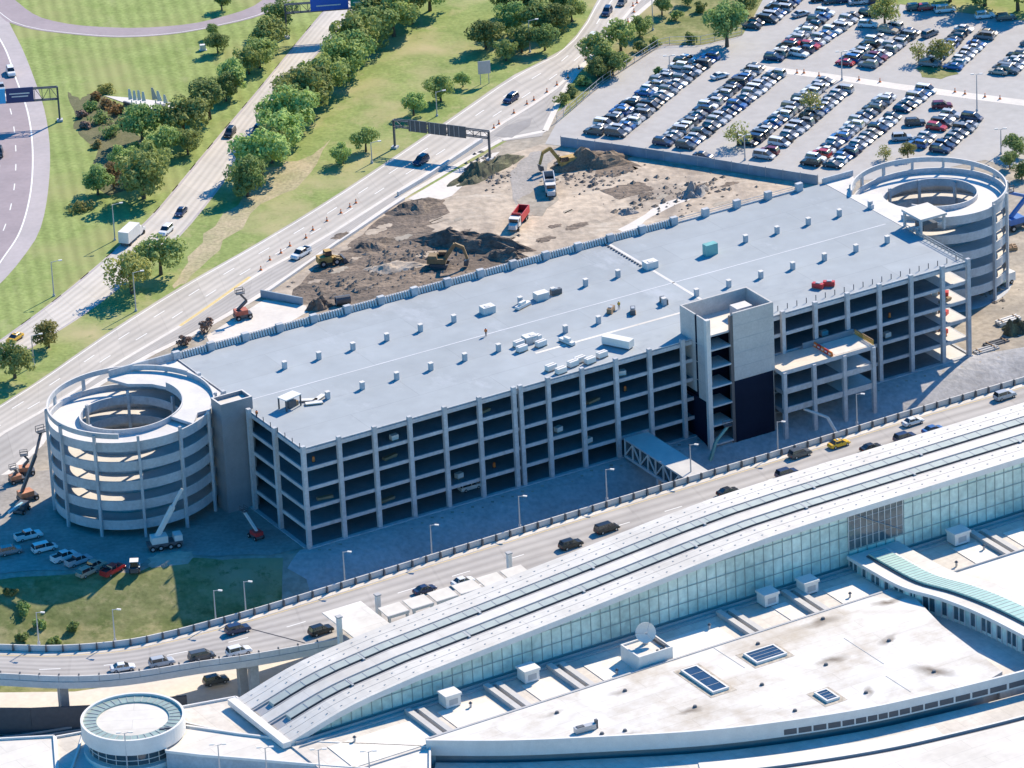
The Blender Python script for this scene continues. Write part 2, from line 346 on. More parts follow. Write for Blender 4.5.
E_R2L = [(1300,-420),(900,-180),(700,-60),(625,-25),(600,-6),(589,17),(562,50),(512,76),(448,120),(341,192),(256,244),(175,290),(100,338),(32,385),(-60,442)]
E_R2M = [(1345,-420),(945,-180),(740,-60),(660,-15),(636,5),(600,50),(575,72),(548,96),(500,126),(450,160),(390,197),(322,240),(250,280),(170,334),(120,362),(60,402),(0,436),(-60,480)]
E_R2R = [(1370,-420),(970,-180),(760,-60),(668,-10),(646,8),(620,30),(590,58),(569,82),(556,108),(543,136),(505,140),(480,152),(455,168),(406,196),(335,245),(266,293),(200,332),(150,356),(70,404),(45,440),(20,468),(-60,520)]
sheet('far_meadow', pxs([(-600,-600),(1800,-600),(1800,40),(1024,21),(893,0),(700,-10),(560,110),(300,262),(0,425),(-600,430)]), GRASS, .012)
sheet('grass_field', pxs([(-80,-80),(420,-80),(330,20),(256,92),(172,192),(110,255),(0,340),(-80,400)]), GRASS_S, .02)
sheet('grass_verge', pxs([(330,-80),(760,-80),(700,-60),(625,-25),(592,0),(589,17),(562,50),(512,76),(448,120),(341,192),(256,244),(175,290),(100,338),(32,385),(-60,442),(-90,440),(0,345),(90,310),(175,242),(217,192),(256,130),(300,80)]), GRASS, .024)
sheet('dry_verge', rag(pxs([(262,170),(300,160),(330,140),(300,185),(262,205),(215,250),(185,285),(168,288),(190,255),(225,215)]), 1.2, 4, 3), mat('dry_verge', (.42,.35,.22), .95, .2, .15, (.30,.28,.15), fine=.25), .028)
sheet('scrub_bank', rag(pxs([(560,122),(598,84),(640,52),(664,44),(706,45),(745,34),(770,-5),(760,-80),(700,-80),(668,-10),(646,10),(600,60),(575,90)]), .5, 3, 5), GRASS_W, .026)
sheet('far_grass', pxs([(890,-80),(1200,-80),(1200,40),(1024,21),(960,12),(893,3),(860,-10)]), GRASS, .03)
rl = spline(pxs([(980,-420),(680,-200),(480,-80),(420,-40),(366,-30),(326,8),(256,92),(205,152),(172,192),(150,217),(110,254),(60,296),(0,340),(-60,382)]), 5)
rr = spline(pxs([(1080,-420),(760,-200),(560,-80),(470,-40),(400,-20),(352,17),(300,75),(256,137),(217,192),(175,242),(130,280),(87,313),(40,343),(0,366),(-60,402)]), 5)
ribbon('ramp_road', rl, rr, RD_RAMP, .04)
l2 = spline(pxs(E_R2L), 5); m2 = spline(pxs(E_R2M), 5); r2 = spline(pxs(E_R2R), 5)
ribbon('main_road', l2, m2, RD_CONC, .04)
ribbon('frontage_road', m2, r2, RD_FRONT, .044)
hr = spline(pxs([(-150,-330),(-70,-150),(-30,-60),(-8,-20),(8,20),(22,48),(34,78),(45,112),(50,150),(48,192),(40,230),(24,256),(0,284),(-40,318)]), 5)
hm = spline(pxs([(-195,-330),(-112,-150),(-70,-60),(-40,-20),(-12,20),(6,48),(17,78),(29,112),(34,150),(32,192),(22,230),(6,256),(-16,284),(-60,318)]), 5)
sheet('highway', hm+pxs([(-175,318),(-190,-60),(-300,-330)]), ASPH_P, .04)
ribbon('highway_shoulder', hm, hr, ASPH_L, .044)
lo = spline(pxs([(-60,-60),(-40,-20),(0,16),(10,23),(35,30),(68,34),(100,37),(130,37.5),(162,35.5),(190,32),(212,27.5),(256,17.5),(286,3),(330,-25),(380,-90),(400,-200)]), 4)
li = spline(pxs([(-32,-62),(-10,-20),(15,0),(30,12),(45,19),(75,25),(110,27.5),(135,28),(160,27),(190,24),(212,19.5),(250,8),(270,-6),(300,-30),(345,-90),(362,-200)]), 4)
ribbon('loop_ramp', lo, li, ASPH_P, .05)
lot = pxs([(556,124),(604,84),(662,46),(703,45),(742,36),(752,20),(768,-10),(800,-60),(870,-60),(893,4),(960,13),(1024,21),(1200,44),(1200,160),(1010,168),(985,160),(900,178),(820,183),(700,164),(545,144)])
sheet('parking_lot', lot, LOTM, .036)
sheet('lot_walkway', pxs([(764,66),(830,74),(900,84),(1024,100),(1200,125),(1200,131),(1024,106),(900,90),(830,79.5),(762,71)]), CONC_L, .045)
sheet('construction_soil', rag(pxs([(264,300),(335,248),(408,197),(470,166),(540,145),(700,168),(820,186),(870,195),(860,230),(500,360),(200,380),(260,330)]), .4, 4, 2), SAND, .03)
sheet('dark_soil', rag(pxs([(284,302),(300,285),(336,254),(372,226),(412,200),(440,196),(446,214),(430,226),(440,236),(480,242),(522,258),(480,276),(420,290),(380,302),(330,308)]), 1.0, 4, 11), DARKSOIL, .05)
sheet('dark_soil', rag(pxs([(590,166),(625,158),(640,164),(632,172),(600,178)]), 1.2, 5, 12), DARKSOIL, .05)
sheet('gravel_track', rag(pxs([(512,172),(530,152),(556,150),(545,175),(530,200),(516,205)]), .8, 5, 13), GRAVEL, .048)
sheet('gravel_track', rag(pxs([(620,230),(660,205),(700,188),(705,192),(660,212),(626,236)]), .6, 5, 14), CONC_L, .05)
sheet('site_pavement', pxs([(264,300),(306,306),(308,312),(250,345),(214,352),(206,336)]), CONC_L, .06)
rnd = random.Random(5)
for k in range(34):
    x = rnd.uniform(300, 740); y = 262-(x-300)*.18+rnd.uniform(-22, 26); a = rnd.uniform(4, 15)
    p = [(x+a*math.cos(q*.7+.2)*rnd.uniform(.6, 1.2), y-a*.28*math.cos(q*.7)*.5+a*.3*math.sin(q*.7)*rnd.uniform(.6, 1.2)) for q in range(9)]
    sheet('soil_patch', rag(pxs(p), .3, 3, k), [DARKSOIL, SAND, ROUGH][k % 3], .055+.001*k)
# near-side ground: draped sheets
def gpoly(l): return [g2w(*p) for p in l]
sheet('gravel_slope', gpoly([(-2,0),(20,-.5),(60,-.5),(110,-.5),(157,-.5),(162,-2),(190,-8),(240,-20),(240,-30),(0,-30),(-10,-29),(-13,-24),(-9.5,-20),(-10.5,-15.5),(-6,-12),(-4.5,-7),(-6.5,-3)]), mat('slope_gravel', (.44,.43,.42), .95, .2, .12, (.36,.35,.34), fine=.15, bump=.3), .06, drape=True)
sheet('work_yard', rag(gpoly([(-74,34),(-50,30),(-52,62),(-40,68),(-10,56),(4,54),(2,0),(-8,2),(-18,9),(-24,14),(-32,13),(-40,18),(-52,24)]), .5, 4, 8), mat('yard_dirt', (.36,.33,.295), .95, .2, .12, (.27,.25,.225), fine=.15), .07, drape=True)
sheet('grass_bank', rag(gpoly([(-100,34),(-70,28),(-52,22),(-40,16),(-32,11),(-24,12),(-16,6),(-6,0),(-14,-14),(-12,-28),(-50,-26),(-75,-14),(-100,0)]), .3, 3, 9), GRASS_W, .05, drape=True)
sheet('soil_patch', rag(gpoly([(-25,15),(-19,12),(-22,8.5),(-29,10.5),(-28,14)]), .5, 4, 10), SAND, .09, drape=True)
sheet('soil_patch', rag(gpoly([(-72,2),(-62,2),(-58,-6),(-62,-12),(-74,-4)]), .7, 4, 15), GRAVEL, .09, drape=True)
sheet('lower_road', [h2w(*p) for p in [(-60,98),(-28,78),(-12,67),(4,62),(60,62),(60,46),(14,46),(0,50),(-14,57),(-32,70),(-60,90)]], TANROOF if False else CONC_L, -5.9)
sheet('lower_road', [h2w(*p) for p in [(-60,88),(-32,69.6),(-14,56.6),(0,49.6),(14,45.6),(60,45.6),(60,41),(14,40),(-4,45),(-20,53),(-36,65),(-60,82)]], CONC_L, -5.88)

# painted markings
def offset_line(L, Rr, k): return [a.lerp(b, k) for a, b in zip(L, Rr)]
def stripes(name, line, w, m, z, dash=None):
    mb = MB(); acc = 0
    for a, b in zip(line, line[1:]):
        d = (b-a); ln = d.length
        if ln < 1e-6: continue
        d /= ln; n = Vector((-d.y, d.x, 0))*w/2; t = 0
        while t < ln:
            if dash:
                ph = (acc+t) % (dash[0]+dash[1]); on = ph < dash[0]; st = (dash[0]-ph) if on else (dash[0]+dash[1]-ph)
            else: on, st = True, ln
            e = min(ln, t+max(st, .01))
            if on:
                p, q = a+d*t, a+d*e; zz = Vector((0, 0, z)); mb.face([p-n+zz, q-n+zz, q+n+zz, p+n+zz], m)
            t = e
        acc += ln
    if mb.f: tag(mb.build(name), kind='structure')
for k in (.34, .66): stripes('lane_marking', offset_line(rl, rr, k) if len(rl) == len(rr) else rl, .25, WHITE_L, .052, (4, 9))
nl = min(len(l2), len(m2))
L2, M2, R2 = resample(l2, 60), resample(m2, 60), resample(r2, 60)
stripes('lane_marking', offset_line(L2, M2, .07), .22, WHITE_L, .052); stripes('lane_marking', offset_line(L2, M2, .36), .25, WHITE_L, .052, (4, 9)); stripes('lane_marking', offset_line(L2, M2, .66), .25, WHITE_L, .052, (4, 9))
stripes('edge_marking', [p for p in spline(pxs([(250,277),(215,302),(180,326)]), 6)], .8, YELL_L, .058)
stripes('edge_marking', offset_line(M2, L2, .03), .9, CONC_L, .055)
stripes('edge_marking', offset_line(R2, M2, .07), 1.4, CONC_L, .056)
H1, H0 = resample(hm, 50), resample(hm, 50)
stripes('edge_marking', [p+Vector((-.3, 0, 0)) for p in hm], .4, WHITE_L, .056)
for k in (4.2, 8.0): stripes('lane_marking', [p+Vector((-k, 0, 0)) for p in hm], .25, WHITE_L, .055, (4, 8))
stripes('edge_marking', offset_line(resample(lo, 60), resample(li, 60), .12), .2, WHITE_L, .06)
RLr, RRr = resample(rl, 60), resample(rr, 60)
stripes('edge_marking', offset_line(RLr, RRr, .04), .5, ASPH_L, .056); stripes('edge_marking', offset_line(RLr, RRr, .96), .4, ASPH_L, .056)
# aisle stall lines in the lot are worn and left out

# ------------------------------------------------------------------ elevated departures road
dfar = spline([(-75,128),(-52,98),(-37,84),(-23.7,73.4),(-14.7,66.3),(-3.9,61),(5,59.3),(11,58.8),(21.8,58.2),(40,58.2),(70,58.5),(110,58.6),(140,58.4),(172,58.6),(205,58),(260,57)], 4)
dnear = spline([(-90,112),(-62,86),(-46,75),(-36,68),(-28.8,61.6),(-19.7,53.6),(-10.1,48.2),(3.5,44.2),(13.1,41),(28.7,37.2)], 4)
FAR = [h2w(p.x, p.y) for p in dfar]; NEAR = [h2w(p.x, p.y) for p in dnear]
outl = NEAR + [h2w(30, 31), h2w(30, 19.5), h2w(260, 19.5)] + FAR[::-1]
mb = MB(); mb.prism(outl, 2.7, 4.0, PCON, mat('deck_concrete', (.47,.44,.405), .85, .1, .12, (.40,.375,.35), fine=.05))
tag(mb.build('elevated_road'), kind='structure')
mb = MB()
kerb = [h2w(p.x, p.y) for p in spline([(34,37),(60,36.5),(90,36),(120,35),(260,34)], 5)]
mb.prism(kerb+[h2w(260, 19.6), h2w(34, 19.6)], 4.0, 4.14, PCON); tag(mb.build('kerbside_pavement'), kind='structure')
ribbon('road_surface', [h2w(p.x, p.y) for p in dfar], [h2w(p.x, p.y) for p in dnear]+[h2w(30.5, 37), h2w(34, 36.8), h2w(60, 36.4), h2w(90, 36), h2w(120, 35), h2w(260, 34)], RD_DECK, 4.005, 160)
roadmid = [h2w(p.x, p.y) for p in spline([(-82,119),(-57,91),(-41,79),(-30,68.5),(-21,61),(-8,54.5),(5,51.5),(15,50),(28,49.3),(60,49.5),(110,49.6),(170,49.4),(260,48.5)], 4)]
stripes('lane_marking', roadmid, .25, WHITE_L, 4.012, (4, 8))
stripes('lane_marking', [h2w(t, 43.3) for t in range(36, 200, 6)], .25, WHITE_L, 4.012, (4, 8))
def inset(l, d):
    out = []
    for i, p in enumerate(l):
        a = l[max(0, i-1)]; b = l[min(len(l)-1, i+1)]; t = (b-a).normalized(); out.append(p+Vector((t.y, -t.x, 0))*d)
    return out
stripes('verge_strip', inset(FAR, 1.5), 1.2, TANROOF, 4.010)
stripes('lane_marking', inset(FAR, 2.6), .2, YELL_L, 4.014)
for a, b in (((16.5,57),(24,41.5)), ((-29.5,73),(-33.5,67))):
    stripes('expansion_joint', [h2w(*a), h2w(*b)], .3, BLACK, 4.016)
def parapet(name, label, line, sp, z0, ins):
    T = thing(name, label, 'wall', line[0]+Vector((0, 0, z0)))
    org = T.location.copy(); tot = 0
    L = resample(line, max(3, int(sum((b-a).length for a, b in zip(line, line[1:]))/sp)))
    for a, b in zip(L, L[1:]):
        if not (-25 < proj(a)[0] < 1060): continue
        mb = MB(); d = (b-a).normalized(); n = Vector((-d.y, d.x, 0)); p = a+d*.03-org; q = b-d*.03-org; p.z = q.z = 0
        mb.hexa([p-n*.18, q-n*.18, q+n*.18, p+n*.18], [x+Vector((0, 0, 1.15)) for x in (p-n*.12, q-n*.12, q+n*.12, p+n*.12)], PCON)
        mb.build('panel', T)
        mb = MB(); c = a-org+n*ins; c.z = 0; dd = d*.2; nn = n*.2
        mb.hexa([c-dd-nn, c+dd-nn, c+dd+nn, c-dd+nn], [x+Vector((0, 0, 1.35)) for x in (c-dd*.6-nn, c+dd*.6-nn, c+dd*.6+nn, c-dd*.6+nn)], STEEL); mb.build('post', T)
    return T
def proj(P):
    d = Vector(P)-Vector((0, 0, CZ)); k = d.dot(fw); return 512+FPX*d.dot(rt)/k, 384-FPX*d.dot(up)/k
parapet('parapet_wall', 'pale concrete parapet with dark posts along the garage side of the elevated road', inset(FAR, .35), 3.1, 4.0, -.42)
parapet('parapet_wall', 'pale concrete parapet above the piers on the outer edge of the curving road', inset(NEAR, -.35), 3.6, 4.0, .42)
for i, (s, t, lab) in enumerate([(-18.5, 58, 'concrete bridge pier under the road left of the round white pavilion'), (13.0, 46.5, 'left concrete bridge pier of the pair beside the terminal roof end'), (13.6, 43.0, 'right concrete bridge pier of the pair beside the terminal roof end')]):
    T = thing('bridge_pier', lab, 'pier', h2w(s, t, -6), HA, 'piers under the elevated road')
    mb = MB(); mb.box(-.85, .85, -.6, .6, 0, 8.0, GCON); mb.build('shaft', T); mb = MB(); mb.box(-1.7, 1.7, -.9, .9, 8.0, 8.72, GCON); mb.build('cap', T)
T = thing('retaining_wall', 'dark retaining wall below the curving road at the left edge', 'wall', h2w(-30, 62, -6), 0)
mb = MB()
wl = [h2w(*p)-T.location-Vector((0, 0, 6)) for p in [(-60,81),(-40,67),(-26,56.5),(-14,49.5),(0,44)]]
for a, b in zip(wl, wl[1:]):
    d = (b-a).normalized(); n = Vector((-d.y, d.x, 0))*.3
    mb.hexa([a-n, b-n, b+n, a+n], [x+Vector((0, 0, 5.3)) for x in (a-n, b-n, b+n, a+n)], STEEL)
mb.build('wall', T)
# people-mover track bottom left
tl = spline([h2w(*p) for p in [(-62,76),(-44,63),(-33.1,55.1),(-17.8,50),(-6,45),(4,40)]], 4)
T = thing('rail_track', 'dark railway track running behind the round white pavilion', 'track', (tl[0].x, tl[0].y, -6))
for w, dz, mm, nm in ((5.6, .9, STEEL, 'bed'), (.5, 1.35, CONC_L, 'rail'), (.5, 1.35, CONC_L, 'rail'), (.35, 1.25, GCON, 'rail')):
    pass
def strip_solid(line, off, w, z0, z1, m, T, nm):
    mb = MB(); l = inset(line, off)
    for i in range(len(l)-1):
        a, b = l[i]-T.location, l[i+1]-T.location; a.z = b.z = 0; d = (b-a).normalized(); n = Vector((-d.y, d.x, 0))*w/2
        mb.hexa([a-n, b-n, b+n, a+n][:], [x+Vector((0, 0, z1)) for x in (a-n, b-n, b+n, a+n)], m)
        for q in range(len(mb.v)-8, len(mb.v)-4): mb.v[q] = (mb.v[q][0], mb.v[q][1], z0)
    return mb.build(nm, T)
strip_solid(tl, 0, 6.5, 0, .9, mat('track_ballast', (.10,.095,.09), .95, .3, 1.), T, 'track_bed')
for o in (-1.9, -.4, 1.1, 2.6): strip_solid(tl, o, .22, .9, 1.25, GALV, T, 'rail')
sheet('kerbside_ground', [h2w(*p) for p in [(-70,74),(-44,60),(-20,47),(2,38),(30,33),(30,-120),(-120,-120)]], GRAVEL, -5.86)

sheet('site_pavement', pxs([(408,199),(455,171),(488,154),(500,152),(478,172),(452,196),(430,204)]), CONC_L, .066)
sheet('asphalt_patch', pxs([(494,136),(506,126),(532,118),(530,126),(512,138)]), ASPH, .07)

sheet('garden_bed', rag(pxs([(66,92),(80,100),(88,94),(100,92),(108,100),(128,114),(134,130),(150,150),(160,180),(110,196),(88,180),(100,150),(84,138),(74,128),(76,116)]), .5, 4, 20), mat('mulch_bed', (.16,.15,.075), .95, .3, .3, (.09,.10,.04), fine=.3), .034)

for k, l in enumerate(([(300,296),(330,268),(372,240),(396,236),(380,262),(340,292)],[(440,252),(476,250),(515,262),(480,276),(436,280)],[(520,196),(548,186),(560,200),(540,216),(518,214)],[(600,190),(640,182),(655,190),(620,200)],[(410,268),(430,262),(440,276),(416,284)])):
    sheet('soil_patch', rag(pxs(l), .7, 4, 60+k), DARKSOIL if k != 2 else ROUGH, .07+.002*k)
# ------------------------------------------------------------------ parking garage
L, D, ZR, FH = 155.6, 53.7, 21.0, 4.2
G = thing('parking_garage', 'long open-sided concrete parking garage with a flat pale blue-grey roof', 'garage', GO, GA)
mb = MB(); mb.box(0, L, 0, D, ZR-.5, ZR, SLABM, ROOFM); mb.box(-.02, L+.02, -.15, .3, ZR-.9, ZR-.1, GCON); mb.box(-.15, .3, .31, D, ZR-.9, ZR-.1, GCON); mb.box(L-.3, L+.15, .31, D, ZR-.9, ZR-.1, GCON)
mb.build('roof', G)
mb = MB(); mb.box(0, L, .02, .26, ZR+.003, ZR+.22, GCON); mb.box(0.02, .26, .27, D, ZR+.003, ZR+.22, GCON); mb.build('roof_kerb', G)
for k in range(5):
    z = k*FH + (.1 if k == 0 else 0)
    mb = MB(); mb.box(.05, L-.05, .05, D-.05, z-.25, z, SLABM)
    mb.box(L-6.5, L-.3, .3, 17, z+.004, z+.03, PCON)  # paler end-bay topping: brightness of the sun patches is put into its colour
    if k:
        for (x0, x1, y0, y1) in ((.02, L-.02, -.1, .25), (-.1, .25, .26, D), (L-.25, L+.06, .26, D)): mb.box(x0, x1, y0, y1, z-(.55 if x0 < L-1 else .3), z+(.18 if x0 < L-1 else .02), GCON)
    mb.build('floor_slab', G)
mb = MB(); mb.box(-.4, L+.6, -.9, .0, -1.4, .28, GCON); mb.box(-.9, -.1, .1, D, -1.0, .25, GCON); mb.box(L+.2, L+.8, .1, D, -1., .2, GCON); mb.build('plinth', G)
mb = MB()
for t in (17.2, 36.4):
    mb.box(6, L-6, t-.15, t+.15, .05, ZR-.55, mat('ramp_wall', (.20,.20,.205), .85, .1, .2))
mb.build('inner_wall', G)
near = [0, 7.85, 15.7, 23.55, 31.4, 39.25, 47.1, 48.6, 54.95, 62.8, 70.65, 78.5, 86.3, 110.2, 118, 125.8, 133.6, 141.4, 149.2, L]
def column(s, t, z0=-.5, z1=ZR+.95, w=.85, d=.8, name='column'):
    mb = MB(); mb.box(s-w/2, s+w/2, t-d/2, t+d/2, z0, z1, GCON); return mb.build(name, G)
for s in near: column(s, -.35)
for t in (10.7, 21.5, 32.2, 43, D): column(-.35, t, w=.8, d=.95)
for t in (17.9, 35.8, D): column(L+.35, t, w=.8, d=.95)
for k in range(20): column(7.85*k, D+.3, z1=ZR+.3)
# far edge: posts and slatted panels
for k in range(20):
    s = 7.85*k
    mb = MB(); mb.box(s-.75, s+.75, D-.9, D+.1, ZR+.003, ZR+1.75, GCON); mb.build('parapet_post', G)
    if k < 19:
        mb = MB()
        if k < 15:
            for q in range(10): mb.hexa([(s+1.0+q*.6, D-.75, ZR+.05), (s+1.35+q*.6, D-.75, ZR+.05), (s+1.35+q*.6, D-.05, ZR+.05), (s+1.0+q*.6, D-.05, ZR+.05)], [(s+1.0+q*.6, D-.35, ZR+1.25), (s+1.35+q*.6, D-.35, ZR+1.25), (s+1.35+q*.6, D-.05, ZR+1.25), (s+1.0+q*.6, D-.05, ZR+1.25)], PCON)
            mb.box(s+.76, s+7.09, D-.04, D+.12, ZR+.05, ZR+1.3, GCON)
        else:
            mb.box(s+.76, s+7.09, D-.04, D+.06, ZR+1.0, ZR+1.1, GALV); mb.box(s+.76, s+7.09, D-.04, D+.06, ZR+.5, ZR+.58, GALV); mb.box(s+.76, s+7.09, D-.3, D+.1, ZR+.003, ZR+.25, GCON)
        mb.build('parapet_panel', G)
def roof_box(s, t, w=.8, h=1.5, m=GCON, nm='light_pole_base'):
    mb = MB(); mb.box(s-w/2, s+w/2, t-w/2, t+w/2, ZR+.004, ZR+h, m); mb.box(s-w/2-.08, s+w/2+.08, t-w/2-.08, t+w/2+.08, ZR+h, ZR+h+.1, PCON); return mb.build(nm, G)
for k in range(19):
    if k not in (12,): roof_box(15.6+7.8*k, 36.3)
    if k not in (9,): roof_box(15.6+7.8*k, 18.3)
for s, t in ((62.6, 36.5), (101.6, 36.6), (75, 36), (62, 18.5)): 
    mb = MB(); mb.box(s-1.4, s+1.4, t-1.0, t+1.0, ZR+.005, ZR+1.5, PCON, WHITE2); mb.build('roof_hatch', G)
mb = MB(); mb.box(115.4-1.4, 115.4+1.4, 34.4, 36.0, ZR+.005, ZR+2.4, TEALP); mb.build('green_cabinet', G)
# joints
mb = MB()
for s0 in (101.2,): mb.box(s0-.35, s0+.35, 1, D-1, ZR+.004, ZR+.02, PCON)
mb.box(2, L-2, 26.8, 27.1, ZR+.004, ZR+.02, mat('roof_seam', (.56,.57,.58), .8, .08, .1)); mb.box(60, 101, 12.6, 13.3, ZR+.004, ZR+.022, WHITE); 
mb.build('roof_joint', G)
mb = MB()
for k in range(14): mb.box(100.2, 100.5, 38.2+k*1.05, 38.75+k*1.05, ZR+.004, ZR+.25, STEEL)
tag(mb.build('joint_blocks', G))
for s in range(0, 150, 8): pass
# railing along left edge and near right edge
for t in range(1, 24, 3): mb = MB(); mb.bar((-.0, t, ZR), (-.0, t, ZR+1.1), .12, STEEL); mb.build('stanchion', G)
for k in range(22): mb = MB(); mb.bar((106+k*2.3, 2.0, ZR), (106+k*2.3, 2.0, ZR+1.15), .13, STEEL); mb.build('stanchion', G)
mb = MB()
for k in range(17): mb.bar((L-.3, 1+k*1.3, ZR), (L-.3, 1+k*1.3, ZR+1.2), .13, GALV)
mb.bar((L-.3, 1, ZR+1.15), (L-.3, 22, ZR+1.15), .1, GALV); mb.bar((L-.3, 1, ZR+.6), (L-.3, 22, ZR+.6), .1, GALV)
mb.build('guard_rail', G)
# ------------------------------------------------------------------ helical ramps
def helix(name, label, s, t, ztop, levels, a_open, post_a, ph, up=1, ring_a=None):
    T = thing(name, label, 'ramp', g2w(s, t, 0), GA); RO, RI = 16.5, 10.4
    c = (0, 0); drop = ztop/levels
    g0 = a_open; dz0 = 0 if up > 0 else drop; drp = drop; drop = drop*up
    for k in range(levels):
        z = ztop-(k+1)*drp+dz0
        # one turn of ramp, rising one storey over the sweep
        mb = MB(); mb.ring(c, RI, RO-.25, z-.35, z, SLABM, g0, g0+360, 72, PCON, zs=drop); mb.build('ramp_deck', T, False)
        mb = MB(); mb.ring(c, RO-.24, RO+.05, z-.85, z+1.15, GCON, g0, g0+360, 72, PCON, zs=drop); mb.build('outer_wall', T)
        mb = MB(); mb.ring(c, RI-.28, RI-.005, z-.6, z+1.15, GCON, g0, g0+360, 60, PCON, zs=drop); mb.build('inner_wall', T)
    for k in range(post_a[2]):
        a = R(post_a[0]+(post_a[1]-post_a[0])*k/post_a[2])
        mb = MB(); q = MB()
        x, y = (RO+.4)*math.cos(a), (RO+.4)*math.sin(a)
        ux, uy = math.cos(a), math.sin(a); tx, ty = -uy, ux
        P = lambda r, w, z: (x+ux*r+tx*w, y+uy*r+ty*w, z)
        mb.hexa([P(-.35, -.27, -.3), P(.2, -.27, -.3), P(.2, .27, -.3), P(-.35, .27, -.3)], [P(-.35, -.27, ztop+ph), P(.2, -.27, ztop+ph), P(.2, .27, ztop+ph), P(-.35, .27, ztop+ph)], GCON)
        mb.build('column', T)
        if k % 2 == 0:
            mb = MB(); x, y = (RI-.55)*ux, (RI-.55)*uy
            mb.hexa([(x+ux*.25*i+tx*.3*j, y+uy*.25*i+ty*.3*j, -.3) for i, j in ((-1,-1),(1,-1),(1,1),(-1,1))], [(x+ux*.25*i+tx*.3*j, y+uy*.25*i+ty*.3*j, ztop-1.2) for i, j in ((-1,-1),(1,-1),(1,1),(-1,1))], GCON); mb.build('inner_column', T)
    mb = MB(); mb.ring(c, RO-.2, RO+.12, ztop+.25, ztop+1.32, GCON, ring_a[0], ring_a[1], 72, PCON); mb.build('top_ring', T)
    mb = MB(); mb.ring(c, RI-1.2, RO+.9, -1.2, .06, GCON, 0, 360, 60); mb.build('base_ring', T)
    return T
sL, tL = w2g((-75.3, 981.2, 0)); sR, tR = w2g((90.5, 1071, 0))
HL = helix('spiral_ramp', 'round pale concrete spiral car ramp at the left end of the garage', sL, tL, 21.0, 5, 20, (8, 368, 12), .9, 1, (20, 235))
HRr = helix('spiral_ramp', 'round pale concrete spiral car ramp at the right far end of the garage', sR, tR, 21.0, 5, 215, (-70, 160, 10), .9, -1, (-70, 152))
# link decks (white) between ramps and roof
mb = MB(); mb.prism([(-.3, 27.6), (-.3, D-.5), (sL+2, D-.4), (sL+4, tL+9.6), (sL+8, tL+6.6), (sL+10, tL+3), (sL+10.3, tL), (sL+10, tL-3), (sL+8, tL-6.6), (sL+4, tL-9.6), (sL+6, tL-15.2), (sL+9, 27.6)], ZR-.6, ZR+.03, GCON, PCON); mb.build('link_deck', G)
mb = MB(); mb.prism([(L+.1, 21), (L+.1, D-.3), (sR-8, D-.3)]+[(sR+16.4*math.cos(R(a)), tR+16.4*math.sin(R(a))) for a in (128, 140, 150)]+[(sR+10.1*math.cos(R(a)), tR+10.1*math.sin(R(a))) for a in (150, 165, 180, 195, 214)]+[(sR+16.2*math.cos(R(a)), tR+16.2*math.sin(R(a))) for a in (214, 228)]+[(sR-6, 21)], ZR-.6, ZR+.03, GCON, PCON); mb.build('link_deck', G)
mb = MB(); mb.box(-15, .2, D-.4, D, ZR+.02, ZR+1.5, GCON); mb.build('parapet_panel', G)
mb = MB(); mb.box(L, sR-8, D-.4, D, ZR+.02, ZR+1.3, GCON); mb.build('parapet_panel', G)
for z in (4.2, 8.4, 12.6, 16.8):
    mb = MB(); mb.box(-6, -.12, 28, D-1, z-.4, z, SLABM, PCON); mb.build('link_slab', G)
    mb = MB(); mb.box(L+.2, sR-11, 22, D-1, z-.4, z, SLABM, PCON); mb.build('link_slab', G)

# ------------------------------------------------------------------ stair tower, lift tower
T = thing('stair_tower', 'plain grey block stair tower between the left spiral ramp and the garage', 'tower', g2w(-5.6, 23.0), GA)
mb = MB()
for a in ((0, 7.0, 0, .35), (0, 7.0, 3.85, 4.2), (0, .35, .351, 3.849), (6.65, 7.0, .351, 3.849)): mb.box(a[0], a[1], a[2], a[3], -.5, 23.6, BLUEP, PCON)
mb.build('wall', T); mb = MB(); mb.box(.352, 6.648, .352, 3.848, 22.4, 22.8, WHITE); mb.build('roof', T)

T = thing('lift_tower', 'tall square concrete lift tower rising in front of the garage, open stair bay in front', 'tower', g2w(88.7, -5.8), GA); ZT = 27.2; WX, WY = 15.9, 9.9
P2 = mat('tower_panel', (.52,.50,.475), .8, .08, .25, (.44,.425,.41), fine=.08)
mb = MB(); mb.box(6.3, WX, 0, .4, 12.4, ZT, P2); 
for z in (15.3, 18.3, 21.3, 24.3): mb.box(6.31, WX-.01, -.03, .0, z-.05, z+.05, GREYR)
mb.build('front_panel', T)
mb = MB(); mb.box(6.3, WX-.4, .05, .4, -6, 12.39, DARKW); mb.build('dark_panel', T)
mb = MB(); mb.box(0, .35, 0, 3.6, 9.2, ZT, P2); mb.box(0, .35, 4.3, WY, 10.2, ZT, P2); mb.box(.02, .33, 3.6, 4.3, 9.8, ZT-.2, DARKW)
for z in (13, 17, 21): mb.box(-.03, 0, .05, WY-.05, z-.05, z+.05, GREYR)
mb.build('side_panel', T)
mb = MB(); mb.box(WX-.4, WX, .41, WY, -6, ZT, P2); mb.build('side_panel', T)
mb = MB(); mb.box(.36, WX-.41, WY-.4, WY, ZR-.5, ZT, P2); mb.build('back_panel', T)
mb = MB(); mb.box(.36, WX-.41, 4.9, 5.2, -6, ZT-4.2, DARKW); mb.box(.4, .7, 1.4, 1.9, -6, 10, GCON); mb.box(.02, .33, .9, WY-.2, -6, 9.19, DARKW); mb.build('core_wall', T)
mb = MB(); mb.box(.36, WX-.41, .41, WY-.41, ZT-4.0, ZT-3.6, GCON, WHITE); mb.build('roof', T)
mb = MB(); mb.box(9.6, 13.2, 3.6, 6.4, ZT-3.59, ZT-1.2, GCON, PCON); mb.build('roof_unit', T)
